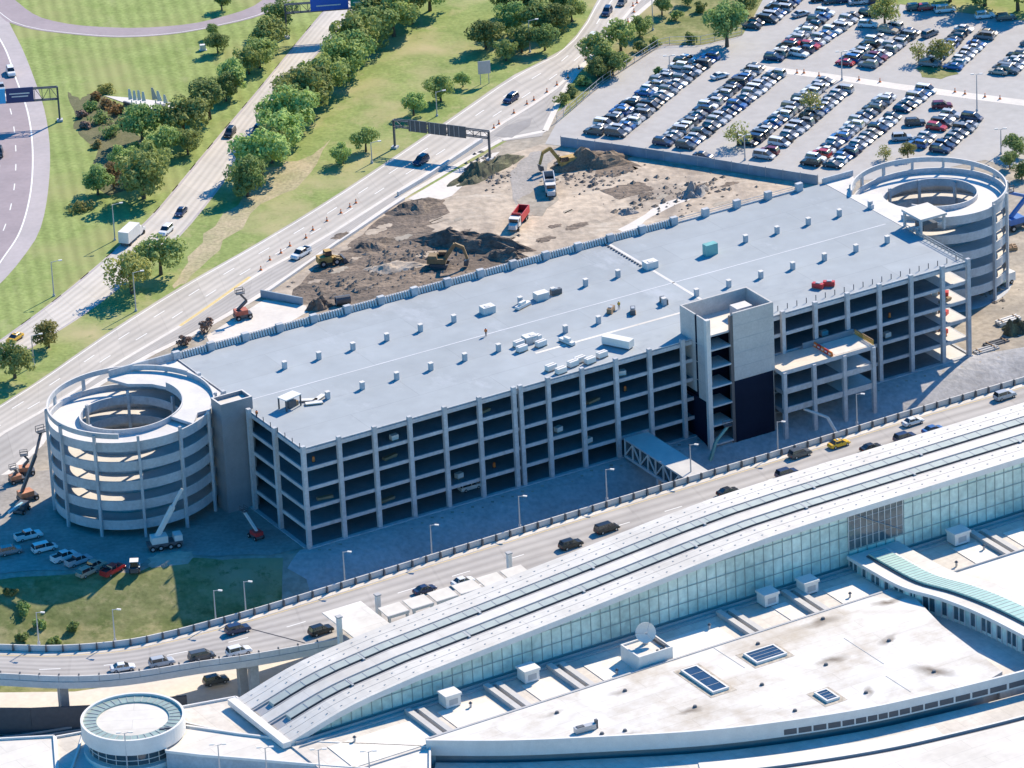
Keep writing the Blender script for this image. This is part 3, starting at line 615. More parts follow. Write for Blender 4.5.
mb = MB(); mb.box(-.1, .9, -.12, .75, -6, ZT+.02, PCON); mb.build('corner_column', T)
mb = MB(); mb.box(5.6, 6.29, .1, .7, -6, ZT-.5, STEEL); mb.build('corner_column', T)
for z in (-.2, 4.0, 8.2, 12.4, 16.6, 20.6): 
    mb = MB(); mb.box(.91, 5.59, -.05, 4.8, z-.35, z, GCON, PCON); mb.build('landing', T)
mb = MB(); mb.box(-.02, WX, -.6, -.2, -6.2, -1.5, GCON); mb.box(-9, -.2, 4.6, 5.1, -6.2, -.6, GCON); mb.build('retaining_base', T)

# ------------------------------------------------------------------ annex deck
T = thing('annex_deck', 'lower three-level concrete deck with a sunlit top joined to the garage front', 'deck', g2w(104.9, -7.9), GA)
AX, AY = 22.4, 7.3
tops = mat('annex_top', (.66,.58,.47), .85, .1, .2, (.56,.50,.42), fine=.06)
mb = MB(); mb.box(0, AX, 0, AY, 11.7, 12.6, GCON, tops); mb.build('top_deck', T)
mb = MB(); mb.box(13.2, AX-.3, .4, AY-.6, 12.604, 12.66, WHITE); mb.build('new_surface', T)
for z in (8.4, 4.2):
    mb = MB(); mb.box(.05, AX-.05, -.05, AY, z-.9, z, SLABM); mb.box(.1, AX-.1, -.1, .25, z-1.0, z+.25, GCON); mb.box(14.2, AX-.1, .5, AY-.5, z+.003, z+.04, PCON); mb.build('floor_slab', T)
for s in (.5, 7.6, 14.9, AX-.4):
    mb = MB(); mb.box(s-.4, s+.4, -.45, .35, -6.2, 12.3, GCON); mb.build('column', T)
for s in (AX-.4, 7.6):
    mb = MB(); mb.box(s-.4, s+.4, AY-1, AY-.3, -6.2, 11.69, GCON); mb.build('column', T)
mb = MB()
for k in range(14): mb.bar((AX-.2, .3+k*.5, 12.6), (AX-.2, .3+k*.5, 13.7), .16, YELP)
mb.bar((AX-.2, .3, 13.7), (AX-.2, AY-.3, 13.7), .18, BROWN); mb.bar((AX-.2, .3, 13.15), (AX-.2, AY-.3, 13.15), .14, BROWN); mb.build('timber_guard_rail', T)
mb = MB(); mb.box(9.5, AX-.6, AY-.5, AY-.2, 12.61, 13.9, BLUEP); mb.build('back_screen', T)
for k in range(5):
    B = thing('crash_barrier', ORD[k]+' red and white water barrier from the front edge on the annex deck top', 'barrier', g2w(104.9+12.3, -7.9+.9+k*1.35, 12.605), GA+R(90), 'red and white barriers across the annex deck')
    mb = MB(); mb.hexa([(-.62,-.3,0),(.62,-.3,0),(.62,.3,0),(-.62,.3,0)], [(-.6,-.1,.95),(.6,-.1,.95),(.6,.1,.95),(-.6,.1,.95)], ORANGE if k % 2 == 0 else REDP); mb.build('body', B)
    mb = MB(); mb.box(-.35, .35, -.31, .31, .3, .6, WHITE2); mb.build('stripe', B)

# ------------------------------------------------------------------ covered bridge with lattice sides
T = thing('covered_bridge', 'covered footbridge with lattice truss sides from the garage to the road', 'bridge', g2w(71.1, -25.2), GA); BW, BL, BT = 5.6, 23.6, 4.7
mb = MB(); mb.box(0, BW, 0, BL, BT-.35, BT, GCON, mat('bridge_roof', (.56,.545,.51), .8, .1, .25, (.47,.46,.44))); mb.build('roof', T)
mb = MB(); mb.box(0, BW, 0, BL, .5, 1.1, GCON); mb.build('floor', T)
for x in (.15, BW-.15):
    mb = MB(); n = 8
    for k in range(n+1): mb.bar((x, BL*k/n*.985+.15, 1.1), (x, BL*k/n*.985+.15, BT-.36), .28, PCON)
    for k in range(n):
        a, b = BL*k/n*.985+.15, BL*(k+1)/n*.985+.15
        if k % 2: a, b = b, a
        mb.bar((x, a, 1.12), (x, b, BT-.38), .24, PCON)
    mb.build('lattice', T)
mb = MB(); mb.box(.4, .5, .3, BL-.3, 1.12, BT-.4, GLASSD); mb.box(BW-.5, BW-.4, .3, BL-.3, 1.12, BT-.4, GLASSD); mb.build('glazing', T)
for y in (11.5, 2.5):
    mb = MB(); mb.box(.2, .9, y-.4, y+.4, -6.3, .5, GCON); mb.box(BW-.9, BW-.2, y-.4, y+.4, -6.3, .5, GCON); mb.build('pier', T)

# rooftop stair canopy at right, beside the spiral ramp
T = thing('roof_canopy', 'small white flat canopy on posts at the roof edge by the right spiral ramp', 'canopy', g2w(156.2, 17.6, ZR), GA)
mb = MB(); mb.box(-.4, 6.2, -.6, 6.6, 3.2, 3.7, GCON, WHITE); mb.build('roof', T)
for x, y in ((0,0),(5.8,0),(0,6),(5.8,6)):
    mb = MB(); mb.box(x-.25, x+.25, y-.25, y+.25, -.02, 3.2, GCON); mb.build('post', T)
mb = MB(); mb.box(1.5, 5.0, 1.2, 4.4, .0, 1.3, STEEL); mb.build('stair_enclosure', T)

# ------------------------------------------------------------------ things stored on the open floors
rnd = random.Random(9); FLN = ['ground', 'second', 'third', 'fourth', 'fifth']; used_bays = set()
for k in range(30):
    fl = rnd.choice((0, 1, 1, 2, 3, 4)); bay = rnd.choice((0, 2, 4, 5, 7, 8, 9, 15, 16, 17, 18, 19))
    if (fl, bay) in used_bays or (fl == 0 and bay in (4, 9)): continue
    used_bays.add((fl, bay)); s = min(bay*7.85+rnd.uniform(2, 5.5), 153); ty = rnd.randrange(3); z = fl*FH+(.11 if fl == 0 else .035)
    T = thing('stored_material', ('pale pallet load', 'brown timber stack', 'orange safety barrel')[ty]+' on the '+FLN[fl]+' floor of the garage front, '+ORD[bay]+' bay from the left', 'materials', g2w(s, rnd.uniform(1.6, 3.0), z), GA+rnd.uniform(-.3, .3), 'materials stored on the garage floors')
    mb = MB(); mm = MB()
    if ty == 0: mb.box(-.8, .8, -.6, .6, 0, .14, BROWN); mm.box(-.75, .75, -.55, .55, .141, 1.1, PCON); nm = 'load'
    elif ty == 1: mb.box(-1.3, -1.1, -.5, .5, 0, .1, BROWN); mb.box(1.1, 1.3, -.5, .5, 0, .1, BROWN); mm.box(-1.6, 1.6, -.45, .45, .101, .6, BROWN); nm = 'timber'
    else: mb.cone((0, 0), .36, .36, 0, .1, BLACK, 10); mm.cone((0, 0), .3, .24, .1, 1.1, ORANGE, 10); nm = 'drum'
    mb.build('base', T); mm.build(nm, T)
for fl in (1, 2, 3):
    T = thing('stored_material', 'red and pale clutter at the sunlit right end of the '+FLN[fl]+' floor', 'materials', g2w(152.8, 5.5, fl*FH+.035), GA+.3*fl)
    mb = MB(); mb.box(-1.2, .2, -1.6, -.6, 0, .9, REDP); mb.build('crate', T); mb = MB(); mb.box(.0, 1.2, .2, 1.6, 0, .6, BROWN); mb.box(-.9, -.2, .6, 1.8, 0, 1.2, PCON); mb.build('stack', T)
# ------------------------------------------------------------------ terminal hall
def hz(s): return lerp1(s, [-3, -1.5, 3, 7, 13, 25, 45, 63.5, 77, 88, 100, 112, 300], [9.35, 9.7, 11.0, 12.2, 13.45, 14.9, 16.4, 17.85, 19.0, 19.95, 20.65, 20.9, 20.9])
HW, SE = 18.8, 236.0
T = thing('terminal_hall', 'long airport terminal hall with striped white vaulted roof and tall pale glass wall', 'terminal', HO, HA)
SS = [-2.0+k*3.4 for k in range(71)]
def rstrip(name, t0, t1, lift, th, m, front=None, s0=-2., s1=SE, parent=T, side=None, extra=None):
    mb = MB(); pts = [s for s in SS if s0 < s < s1]; pts = [s0]+pts+[s1]
    for a, b in zip(pts, pts[1:]):
        za, zb = hz(a)+lift, hz(b)+lift
        mb.face([(a, t0, za), (b, t0, zb), (b, t1, zb), (a, t1, za)], m)
        mb.face([(a, t0, za-th), (b, t0, zb-th), (b, t0, zb), (a, t0, za)], front or side or m)
        mb.face([(a, t1, za-th), (b, t1, zb-th), (b, t1, zb), (a, t1, za)], side or m)
        mb.face([(a, t0, za-th), (b, t0, zb-th), (b, t1, zb-th), (a, t1, za-th)], side or m)
    for s in (s0, s1): z = hz(s)+lift; mb.face([(s, t0, z-th), (s, t1, z-th), (s, t1, z), (s, t0, z)], m)
    if extra: extra(mb)
    return mb.build(name, parent)
rstrip('roof', -.9, HW+.6, -.45, .7, GREYR, WHITE2)
def guards(*ts):
    def fn(mb):
        for t in ts:
            for k in range(78): q = .5+k*3.0; z = hz(q); mb.box(q-.14, q+.14, t-.1, t+.1, z+.002, z+.1, GREYR)
    return fn
for nm, a, b, lf, m, ts in (('white_band', -.9, 2.0, 0, WHITE, (.6,)), ('white_band', 2.12, 4.3, 0, WHITE, (3.2,)), ('white_band', 7.9, 10.6, .05, WHITE, ()), ('white_band', 14.3, 16.7, 0, WHITE, (15.6,)), ('white_band', 16.82, HW+.6, 0, WHITE, (18,))):
    rstrip(nm, a, b, lf, .448, m, WHITE2, extra=guards(*ts))
for t0 in (5.1, 11.5):
    def bars(mb, t0=t0):
        for s in [5+3.1*k for k in range(74)]:
            mb.hexa([(s, t0, hz(s)+.19), (s+.12, t0, hz(s+.12)+.19), (s+.12, t0+1.9, hz(s+.12)+.19), (s, t0+1.9, hz(s)+.19)], [(s, t0, hz(s)+.23), (s+.12, t0, hz(s+.12)+.23), (s+.12, t0+1.9, hz(s+.12)+.23), (s, t0+1.9, hz(s)+.23)], GREYR)
    rstrip('skylight', t0, t0+1.9, .18, .62, TEAL, STEEL, s0=1.5, extra=bars)  # front face set dark: its shade is put into the colour
    for k in range(9):
        s = 14+k*24.5 + (6 if t0 > 6 else 0)
        mb = MB(); z = hz(s); mb.box(s, s+.4, t0-.5, t0+2.1, z-.3, z+.21, GREYR); mb.build('roof_joint', T)
# gutter lines
for t0 in (4.55, 7.3, 10.95, 13.75):
    rstrip('gutter', t0, t0+.3, -.12, .31, GREYR)
# body of the hall
mb = MB()
pts = [s for s in SS if s < SE]+[SE]
for a, b in zip(pts, pts[1:]):
    za, zb = hz(a)-.75, hz(b)-.75
    mb.face([(a, HW-.3, -6), (b, HW-.3, -6), (b, HW-.3, zb), (a, HW-.3, za)], GLASSW)
mb.face([(-1.8, .2, -6), (-1.8, HW-.3, -6), (-1.8, HW-.3, hz(-1.8)-.75), (-1.8, .2, hz(-1.8)-.75)], GCON)
mb.build('rear_wall', T)
mb = MB()
for a, b in zip(pts, pts[1:]):
    mb.face([(a, 0, 8.0), (b, 0, 8.0), (b, 0, hz(b)-.6), (a, 0, hz(a)-.6)], GLASSW)
s = 0.5
while s < SE:
    if hz(s)-.7 > 9.1: mb.box(s-.055, s+.055, -.12, -.004, 8.9, hz(s)-.7, MULL)
    s += 2.1
mb.build('glass_wall', T)
mb = MB()
for z in (12.2, 15.3, 18.4):
    s0 = next(q*.5 for q in range(-3, 400) if hz(q*.5)-.8 > z); mb.box(s0, SE, -.14, -.122, z-.07, z+.07, MULL)
mb.box(0, SE, -.2, -.01, 8.9, 9.45, MULL); mb.build('transoms', T)
mb = MB(); mb.box(118.0, 130.4, -.19, -.146, 12.4, 20.1, mat('clear_glass', (.16,.19,.19), .12, .5, .25, (.05,.09,.11), spec=.8))
for k in range(10): mb.box(118+k*1.365, 118.12+k*1.365, -.27, -.192, 12.4, 20.1, WHITE2)
for z in (14.3, 16.4, 18.4): mb.box(118.0, 130.4, -.25, -.195, z-.06, z+.06, GREYR)
mb.bar((119.5, -.22, 19.4), (130, -.22, 13.4), .9, GREYR, h=.05); mb.build('clear_window_bay', T)
# end beam
mb = MB(); mb.box(-3.6, -2.05, -1.2, HW+.9, 8.8, 9.9, WHITE2); mb.box(-2.04, 1.4, .2, HW-.2, 9.0, 9.35, mat('lead_apron', (.30,.28,.25), .8, .2, .8)); mb.build('end_beam', T)

# ------------------------------------------------------------------ concourse: low roofs in front of the hall
T = thing('concourse', 'low white-roofed concourse running along the foot of the tall glass wall', 'building', HO, HA)
mb = MB(); mb.prism([(-2, -.05), (-2, -15.5), (17, -15.6), (114, -15.2), (150, -15.2), (SE, -15.2), (SE, -.05)], -6, 8.88, GCON, TANROOF); mb.build('body', T)
for i, (a, b) in enumerate(((3, 20), (25.5, 35.5), (43, 49), (56.3, 63.5), (70.5, 84.6), (97, 100.3), (108.5, 117.5), (138, 143.4), (149.5, 160), (165, 178), (182, 196))):
    mb = MB(); mb.box(a, b, -14.9, -5.4, 8.884, 9.0, TANROOF, mat('light_tan_membrane', (.80,.755,.68), .75, .1, .12, (.70,.63,.53), fine=.05)); mb.build('roof_pad', T)
mb = MB(); mb.box(-1, SE, -1.3, -1.05, 8.89, 9.5, GREYR); mb.box(-1, SE, -2.6, -2.4, 8.89, 9.2, GREYR); mb.build('gutter_rail', T)
for i, s0 in enumerate((20.6, 37.0, 50.4, 87.0, 90.8+10.6, 144.0, 179)):
    for q in (0, 2.1):
        P = MB(); P.box(s0+q, s0+q+1.15, -14.6, -2.2-.4*q, 8.89, 9.75, DUCTM)
        o = P.build('roof_duct', T)
for lab, s, t, sx in (('square white rooftop box nearest the left end of the glass wall', 28.9, -4.2, 1), ('square white rooftop box beside the second pair of ducts from the left', 45.4, -4.2, 1), ('white rooftop box at the foot of the glass wall, left one of a close pair', 97.3, -4.0, 1), ('white rooftop box at the foot of the glass wall, right one of a close pair', 106.0, -4.2, 1), ('white rooftop box right of the curved glazed wing', 140.6, -3.6, 1.1), ('white rooftop box beside the ducts at the right picture edge', 161.5, -3.4, 1.1)):
    U = thing('rooftop_unit', lab, 'air handler', h2w(s, t, 8.88), HA, 'white boxes along the foot of the glass wall')
    mb = MB(); mb.box(-1.5*sx, 1.5*sx, -1.4, 1.4, .25, 2.3, WHITE2); mb.box(-1.7*sx, 1.7*sx, -1.6, 1.6, 2.3, 2.75, WHITE2); mb.build('cabinet', U)
    mb = MB(); mb.box(-1.3*sx, 1.3*sx, -1.2, 1.2, 0, .25, STEEL); mb.build('curb', U)
    mb = MB(); mb.box(-.9, .9, -1.43, -1.4, .7, 1.8, GREYR); mb.build('louvre', U)
# dish and its penthouse
U = thing('penthouse', 'white rooftop box room carrying the round satellite dish', 'penthouse', h2w(66.7, -10.6, 8.88), HA)
mb = MB(); mb.box(-3.6, 3.6, -3.2, 3.2, 0, 2.9, WHITE2, WHITE)
for a in ((-3.6, 3.6, -3.2, -2.9), (-3.6, 3.6, 2.9, 3.2), (-3.6, -3.3, -2.89, 2.89), (3.3, 3.6, -2.89, 2.89)): mb.box(*a, 2.9, 3.25, WHITE2)
mb.build('walls', U)
mb = MB(); mb.box(2.4, 2.7, -2.2, 2.2, 2.91, 3.5, STEEL); mb.box(1.4, 1.8, -2.6, -2.3, 2.91, 3.4, STEEL); mb.box(.4, .8, -2.9, -2.6, 2.91, 3.4, STEEL); mb.build('roof_fittings', U)
DH = thing('satellite_dish', 'round pale satellite dish tilted up on the rooftop box room', 'dish', h2w(67.4, -9.2, 8.88+2.92), HA)
mb = MB(); n = 28; dv = Vector((-.38, -.86, .30)).normalized(); ax = dv.cross(Vector((0, 0, 1))).normalized(); ay = ax.cross(dv); ctr = Vector((0, 0, 2.3)); rings = []
for j in range(6):
    r = 1.9*j/5; dep = .65*(j/5)**2
    rings.append([ctr+dv*dep+ax*r*math.cos(2*math.pi*k/n)+ay*r*math.sin(2*math.pi*k/n) for k in range(n)])
for j in range(5):
    for k in range(n):
        q = (k+1) % n
        if j == 0: mb.face([rings[0][0], rings[1][k], rings[1][q]], WHITE2)
        else: mb.face([rings[j][k], rings[j+1][k], rings[j+1][q], rings[j][q]], WHITE2)
        a, b = rings[j][k]-dv*.1, rings[j][q]-dv*.1
for k in range(n):
    q = (k+1) % n; mb.face([rings[5][k], rings[5][q], rings[5][q]-dv*.14, rings[5][k]-dv*.14], WHITE2); mb.face([rings[5][k]-dv*.14, rings[5][q]-dv*.14, ctr-dv*.3], WHITE2)
mb.build('reflector', DH, True)
mb = MB(); mb.cone((0, 0), .55, .4, 0, 1.3, GALV, 10); mb.bar((0, 0, 1.2), ctr-dv*.3, .5, GALV); mb.build('mount', DH)
mb = MB(); tip = ctr+dv*1.7
for k in (0, 9, 18): mb.bar(rings[5][k], tip, .07, GALV)
mb.bar(tip-dv*.2, tip+dv*.2, .35, GREYR); mb.build('feed_arm', DH)

# ------------------------------------------------------------------ big front roof
T = thing('departure_lounge', 'broad low building with huge stained white flat roof and curved front edge', 'building', HO, HA); ZB = 10.0
front = spline([(17.6,-15.2),(30,-24.2),(45.2,-33.2),(58,-40.2),(70.2,-45.4),(85.2,-50.2),(98.2,-52.8),(119,-55.5),(150,-57.5),(210,-58)], 6)
edge = [(p.x, p.y) for p in front]
ia = [i for i, p in enumerate(edge) if p[0] <= 114]
poly = [edge[i] for i in ia]+[(115.2,-53.4),(117,-31.9),(120.6,-14.6)]
# stained roof: real dirt marks round the drains
ST = bpy.data.materials.new('lounge_roof'); ST.use_nodes = True; nt = ST.node_tree; b = nt.nodes['Principled BSDF']; b.inputs['Roughness'].default_value = .75
tc = nt.nodes.new('ShaderNodeTexCoord'); nz = nt.nodes.new('ShaderNodeTexNoise'); nz.inputs['Scale'].default_value = .06; nz.inputs['Detail'].default_value = 8; nz.inputs['Roughness'].default_value = .7
nt.links.new(tc.outputs['Object'], nz.inputs['Vector'])
rp = nt.nodes.new('ShaderNodeValToRGB'); rp.color_ramp.elements[0].position = .34; rp.color_ramp.elements[0].color = (.46,.395,.31,1); rp.color_ramp.elements[1].position = .56; rp.color_ramp.elements[1].color = (.69,.665,.615,1)
nt.links.new(nz.outputs['Fac'], rp.inputs['Fac']); col = rp.outputs['Color']
vo = nt.nodes.new('ShaderNodeTexVoronoi'); vo.feature = 'DISTANCE_TO_EDGE'; vo.inputs['Scale'].default_value = .07
wn = nt.nodes.new('ShaderNodeTexNoise'); wn.inputs['Scale'].default_value = .16; wn.inputs['Detail'].default_value = 5; nt.links.new(tc.outputs['Object'], wn.inputs['Vector'])
wa = nt.nodes.new('ShaderNodeVectorMath'); wa.operation = 'MULTIPLY_ADD'; wa.inputs[1].default_value = (5, 5, 0); nt.links.new(wn.outputs['Color'], wa.inputs[0]); nt.links.new(tc.outputs['Object'], wa.inputs[2]); nt.links.new(wa.outputs['Vector'], vo.inputs['Vector'])
vm = nt.nodes.new('ShaderNodeMapRange'); vm.inputs['From Min'].default_value = 0; vm.inputs['From Max'].default_value = .09; vm.inputs['To Min'].default_value = .5; vm.inputs['To Max'].default_value = 0; nt.links.new(vo.outputs['Distance'], vm.inputs['Value'])
vmul = nt.nodes.new('ShaderNodeMath'); vmul.operation = 'MULTIPLY'; nt.links.new(vm.outputs['Result'], vmul.inputs[0]); nt.links.new(wn.outputs['Fac'], vmul.inputs[1])
vx = nt.nodes.new('ShaderNodeMix'); vx.data_type = 'RGBA'; vx.inputs[7].default_value = (.36,.30,.23,1); nt.links.new(vmul.outputs[0], vx.inputs[0]); nt.links.new(col, vx.inputs[6]); col = vx.outputs[2]
sb = nt.nodes.new('ShaderNodeTexBrick'); sb.inputs['Scale'].default_value = 1; sb.inputs['Brick Width'].default_value = 30; sb.inputs['Row Height'].default_value = 3.0; sb.inputs['Mortar Size'].default_value = .07; sb.inputs['Color1'].default_value = (1.02, 1.02, 1.02, 1); sb.inputs['Color2'].default_value = (.97, .97, .97, 1); sb.inputs['Mortar'].default_value = (.86, .85, .84, 1); nt.links.new(tc.outputs['Object'], sb.inputs['Vector'])
sm = nt.nodes.new('ShaderNodeVectorMath'); sm.operation = 'MULTIPLY'; nt.links.new(col, sm.inputs[0]); nt.links.new(sb.outputs['Color'], sm.inputs[1]); col = sm.outputs['Vector']
warp = nt.nodes.new('ShaderNodeTexNoise'); warp.inputs['Scale'].default_value = .35; warp.inputs['Detail'].default_value = 4; nt.links.new(tc.outputs['Object'], warp.inputs['Vector'])
for px_, py_, sc_, st_, an in ((822,622,5,.55,30), (888,640,3.2,.6,60), (832,660,4.5,.6,30), (933,671,5.5,.75,150), (868,692,3,.55,80), (888,602,4.2,.65,30), (690,711,3.2,.6,20), (620,692,3.2,.4,25), (553,714,3,.35,25), (630,733,2.5,.4,20), (762,646,3,.35,20)):
    s_, t_ = w2h(W(px_, py_, ZB))
    mp = nt.nodes.new('ShaderNodeMapping'); mp.vector_type = 'TEXTURE'; mp.inputs['Location'].default_value = (s_, t_, ZB); mp.inputs['Rotation'].default_value = (0, 0, R(an-30)); mp.inputs['Scale'].default_value = (sc_, sc_*.38, 100)
    ad = nt.nodes.new('ShaderNodeVectorMath'); ad.operation = 'MULTIPLY_ADD'; ad.inputs[1].default_value = (3.2,)*3
    ad2 = nt.nodes.new('ShaderNodeVectorMath'); ad2.operation = 'SUBTRACT'; ad2.inputs[1].default_value = (1.6,)*3
    nt.links.new(warp.outputs['Color'], ad.inputs[0]); nt.links.new(tc.outputs['Object'], ad.inputs[2]); nt.links.new(ad.outputs['Vector'], ad2.inputs[0]); nt.links.new(ad2.outputs['Vector'], mp.inputs['Vector'])
    ln = nt.nodes.new('ShaderNodeVectorMath'); ln.operation = 'LENGTH'; nt.links.new(mp.outputs['Vector'], ln.inputs[0])
    mr = nt.nodes.new('ShaderNodeMapRange'); mr.inputs['From Min'].default_value = .1; mr.inputs['From Max'].default_value = 1.0; mr.inputs['To Min'].default_value = min(1, st_*1.5); mr.inputs['To Max'].default_value = 0
    nt.links.new(ln.outputs['Value'], mr.inputs['Value'])
    mx = nt.nodes.new('ShaderNodeMix'); mx.data_type = 'RGBA'; mx.inputs[7].default_value = (.15,.12,.09,1); nt.links.new(mr.outputs['Result'], mx.inputs[0]); nt.links.new(col, mx.inputs[6]); col = mx.outputs[2]
nt.links.new(col, b.inputs['Base Color'])
mb = MB(); mb.prism(poly, 9.2, ZB, GREYR, ST); mb.build('roof', T)
mb = MB(); mb.prism([(x*.995+.4, y*.985-.3+.6) for x, y in poly], -6, 9.19, BLUEP); mb.build('walls', T)
mb = MB(); mb.bar((17.8,-14.9,ZB-.3), (120,-14.35,ZB-.3), .5, GREYR, h=.85); mb.build('back_lip', T)
mb = MB()
E3 = [Vector((x, y, 0)) for x, y in edge]; 
i0 = len(E3)
for a, bb in zip(E3, E3[1:]):
    d = (bb-a).normalized(); n = Vector((d.y, -d.x, 0))
    mb.hexa([a+n*.02, bb+n*.02, bb+n*.5, a+n*.5], [x+Vector((0, 0, ZB+.25)) for x in (a+n*.02, bb+n*.02, bb+n*.5, a+n*.5)], WHITE2)
    for q in range(len(mb.v)-8, len(mb.v)-4): mb.v[q] = (mb.v[q][0], mb.v[q][1], 7.2)
for a, bb in zip(E3, E3[1:]):
    if a.x < 72: continue
    d = (bb-a).normalized(); n = Vector((d.y, -d.x, 0)); c = a.lerp(bb, .5)
    p, q = a.lerp(bb, .06), a.lerp(bb, .94)
    mb.face([p+n*.53+Vector((0,0,7.5)), q+n*.53+Vector((0,0,7.5)), q+n*.53+Vector((0,0,8.6)), p+n*.53+Vector((0,0,8.6))], STEEL)
mb.build('fascia', T)
# yard beyond the sloping edge (lower roof between lounge and curved wing)
mb = MB(); mb.prism([(114.9,-53),(116.5,-32),(120.5,-14.8),(117.6,-15.6),(150,-15.4),(150,-57)][0:3]+[(124,-14.9),(126,-30),(127,-52),(126,-56)], -6, 7.4, GCON, TANROOF); mb.build('lower_roof', T)
# roof seams
mb = MB()
for (x0, y0), (x1, y1) in (((844,638),(884,664)), ((886,676),(911,692)), ((714,648),(745,668))):
    p, q = W(x0, y0, ZB), W(x1, y1, ZB); mb.bar((*w2h(p), ZB+.03), (*w2h(q), ZB+.03), .16, DUCTM, h=.04)
mb.build('roof_seam', T)
for lab, c4, z in (('larger dark glazed skylight with pale frame near the middle of the white roof', (68.2,-30.4,3.5,10.8), 1), ('dark glazed skylight with pale frame right of the largest one', (80.9,-25.4,6.6,4.6), 1), ('small square skylight near the curved front edge of the white roof', (82.8,-45.2,2.8,4.2), 1), ('small skylight on the roof right of the curved glazed wing', (147.0,-21.8,3.4,3.6), 1)):
    s, t, a, bq = c4
    U = thing('roof_skylight', lab, 'skylight', h2w(s, t, ZB+.005), HA)
    mb = MB(); mb.box(-1.0, a+1.0, -1.0, bq+1.0, 0, .02, mat('dirty_kerb', (.42,.37,.30), .9, .3, .8)); mb.build('kerb', U)
    mb = MB()
    for q in ((0, a, 0, .35), (0, a, bq-.35, bq), (0, .35, .36, bq-.36), (a-.35, a, .36, bq-.36)): mb.box(*q, .022, .5, WHITE2)
    mb.build('frame', U)
    mb = MB(); mb.box(.352, a-.352, .352, bq-.352, .2, .4, SKYGL)
    for k in range(1, 4): mb.box(.36, a-.36, bq*k/4-.05, bq*k/4+.05, .402, .43, GREYR)
    mb.build('glass', U)
for i, (x, y, lab) in enumerate(((585,731,'long grey air-conditioning unit near the curved roof edge'),)):
    U = thing('rooftop_unit', lab, 'air conditioner', W(x, y, ZB+.004), HA+R(-5))
    mb = MB(); mb.box(-2.0, 2.0, -.55, .55, .15, 1.1, GALV); mb.build('cabinet', U); mb = MB(); mb.box(-1.6, -.2, -.4, .4, 1.1, 1.22, STEEL); mb.box(2.0, 2.5, -.3, .3, 0, 1.7, STEEL); mb.build('fan', U)
for i, (x, y) in enumerate(((557,713),(625,691),(695,707),(602,734),(625,731),(758,644),(823,619),(889,641),(826,665),(934,672),(866,693),(795,711),(762,685))):
    U = thing('roof_drain', 'small dark roof drain in a dirt stain on the white roof', 'roof drain', W(x, y, ZB+.004), 0, 'roof drains on the white lounge roof')
    mb = MB(); mb.cone((0, 0), .45, .3, 0, .35, STEEL, 8); mb.build('dome', U)
# lower strips in front of the lounge
def band(name, off0, off1, z0, z1, m, top, parent, s0=-60, s1=400):
    mb = MB(); l = [p for p in E3 if s0 <= p.x <= s1]
    ext = [Vector((-8, -3.5, 0))]+l if s0 < 0 else l
    o0 = []; o1 = []
    for i, p in enumerate(ext):
        a = ext[max(0, i-1)]; b2 = ext[min(len(ext)-1, i+1)]; d = (b2-a).normalized(); n = Vector((d.y, -d.x, 0)); o0.append(p+n*off0); o1.append(p+n*off1)
    for i in range(len(ext)-1):
        mb.hexa([o0[i], o1[i], o1[i+1], o0[i+1]], [x+Vector((0, 0, z1)) for x in (o0[i], o1[i], o1[i+1], o0[i+1])], m, top)
        for q in range(len(mb.v)-8, len(mb.v)-4): mb.v[q] = (mb.v[q][0], mb.v[q][1], z0)
    return mb.build(name, parent)
T = thing('gate_corridor', 'low tan-roofed corridor curving along the front of the lounge roof', 'building', HO, HA)
band('body', .6, 8.6, -6, 5.9, GCON, TANROOF, T, 17.7); band('edge_trim', 8.62, 9.1, 3.5, 6.35, GREYR, WHITE2, T, 17.7)
band('roof_pad', 4.6, 8.2, 5.91, 6.1, TANROOF, MATS['light_tan_membrane'], T, 58, 101)
T = thing('outer_pier', 'wide gently curved white roof at the bottom right corner', 'building', HO, HA)
band('body', 10.4, 60, -6, 6.3, GCON, WHITE, T, 40); band('gutter', 9.5, 10.3, 3, 5.9, STEEL, STEEL, T, 40)

# ------------------------------------------------------------------ curved glazed wing
T = thing('curved_wing', 'curved wing with white roof, green glass roof strip and window wall', 'building', HO, HA)
wo = [(p.x, p.y) for p in spline([(117.4,-.6),(117.6,-8),(118.4,-17.6),(121.4,-25.2),(123.6,-34.8),(125.0,-48.6),(126.5,-64),(127,-90)], 5)]
def wing_strip(nm, d0, d1, z0, z1, m, top=None, i0=0):
    mb = MB()
    for (a, b2) in list(zip(wo, wo[1:]))[i0:]:
        mb.hexa([(a[0]+d0, a[1], z0), (b2[0]+d0, b2[1], z0), (b2[0]+d1, b2[1], z0), (a[0]+d1, a[1], z0)], [(a[0]+d0, a[1], z1), (b2[0]+d0, b2[1], z1), (b2[0]+d1, b2[1], z1), (a[0]+d1, a[1], z1)], m, top)
    return mb.build(nm, T)
wing_strip('roof', .0, 11.4, 11.0, 11.5, WHITE2, WHITE); wing_strip('parapet', -.15, .25, 11.0, 11.7, WHITE2)
wing_strip('wall', .5, 11.0, 7.0, 10.98, GLASSW)
wing_strip('roof_glazing', 3.2, 7.0, 11.52, 12.1, GREENG, GREENG, 2); wing_strip('gutter', 2.7, 3.15, 11.52, 11.72, STEEL, STEEL, 2); wing_strip('roof_ridge', 7.2, 7.7, 11.52, 11.9, GREYR, WHITE2, 2)
mb = MB()
for i in range(2, len(wo)-1):
    for f in (0, .5):
        x = wo[i][0]*(1-f)+wo[i+1][0]*f; y = wo[i][1]*(1-f)+wo[i+1][1]*f
        mb.box(x+3.18, x+7.02, y-.05, y+.05, 12.102, 12.15, GREYR)
mb.build('glazing_bars', T)
dm = MB(); wm = MB()
Wl = [Vector((x, y, 0)) for x, y in wo]; Wr = resample(Wl, 66)
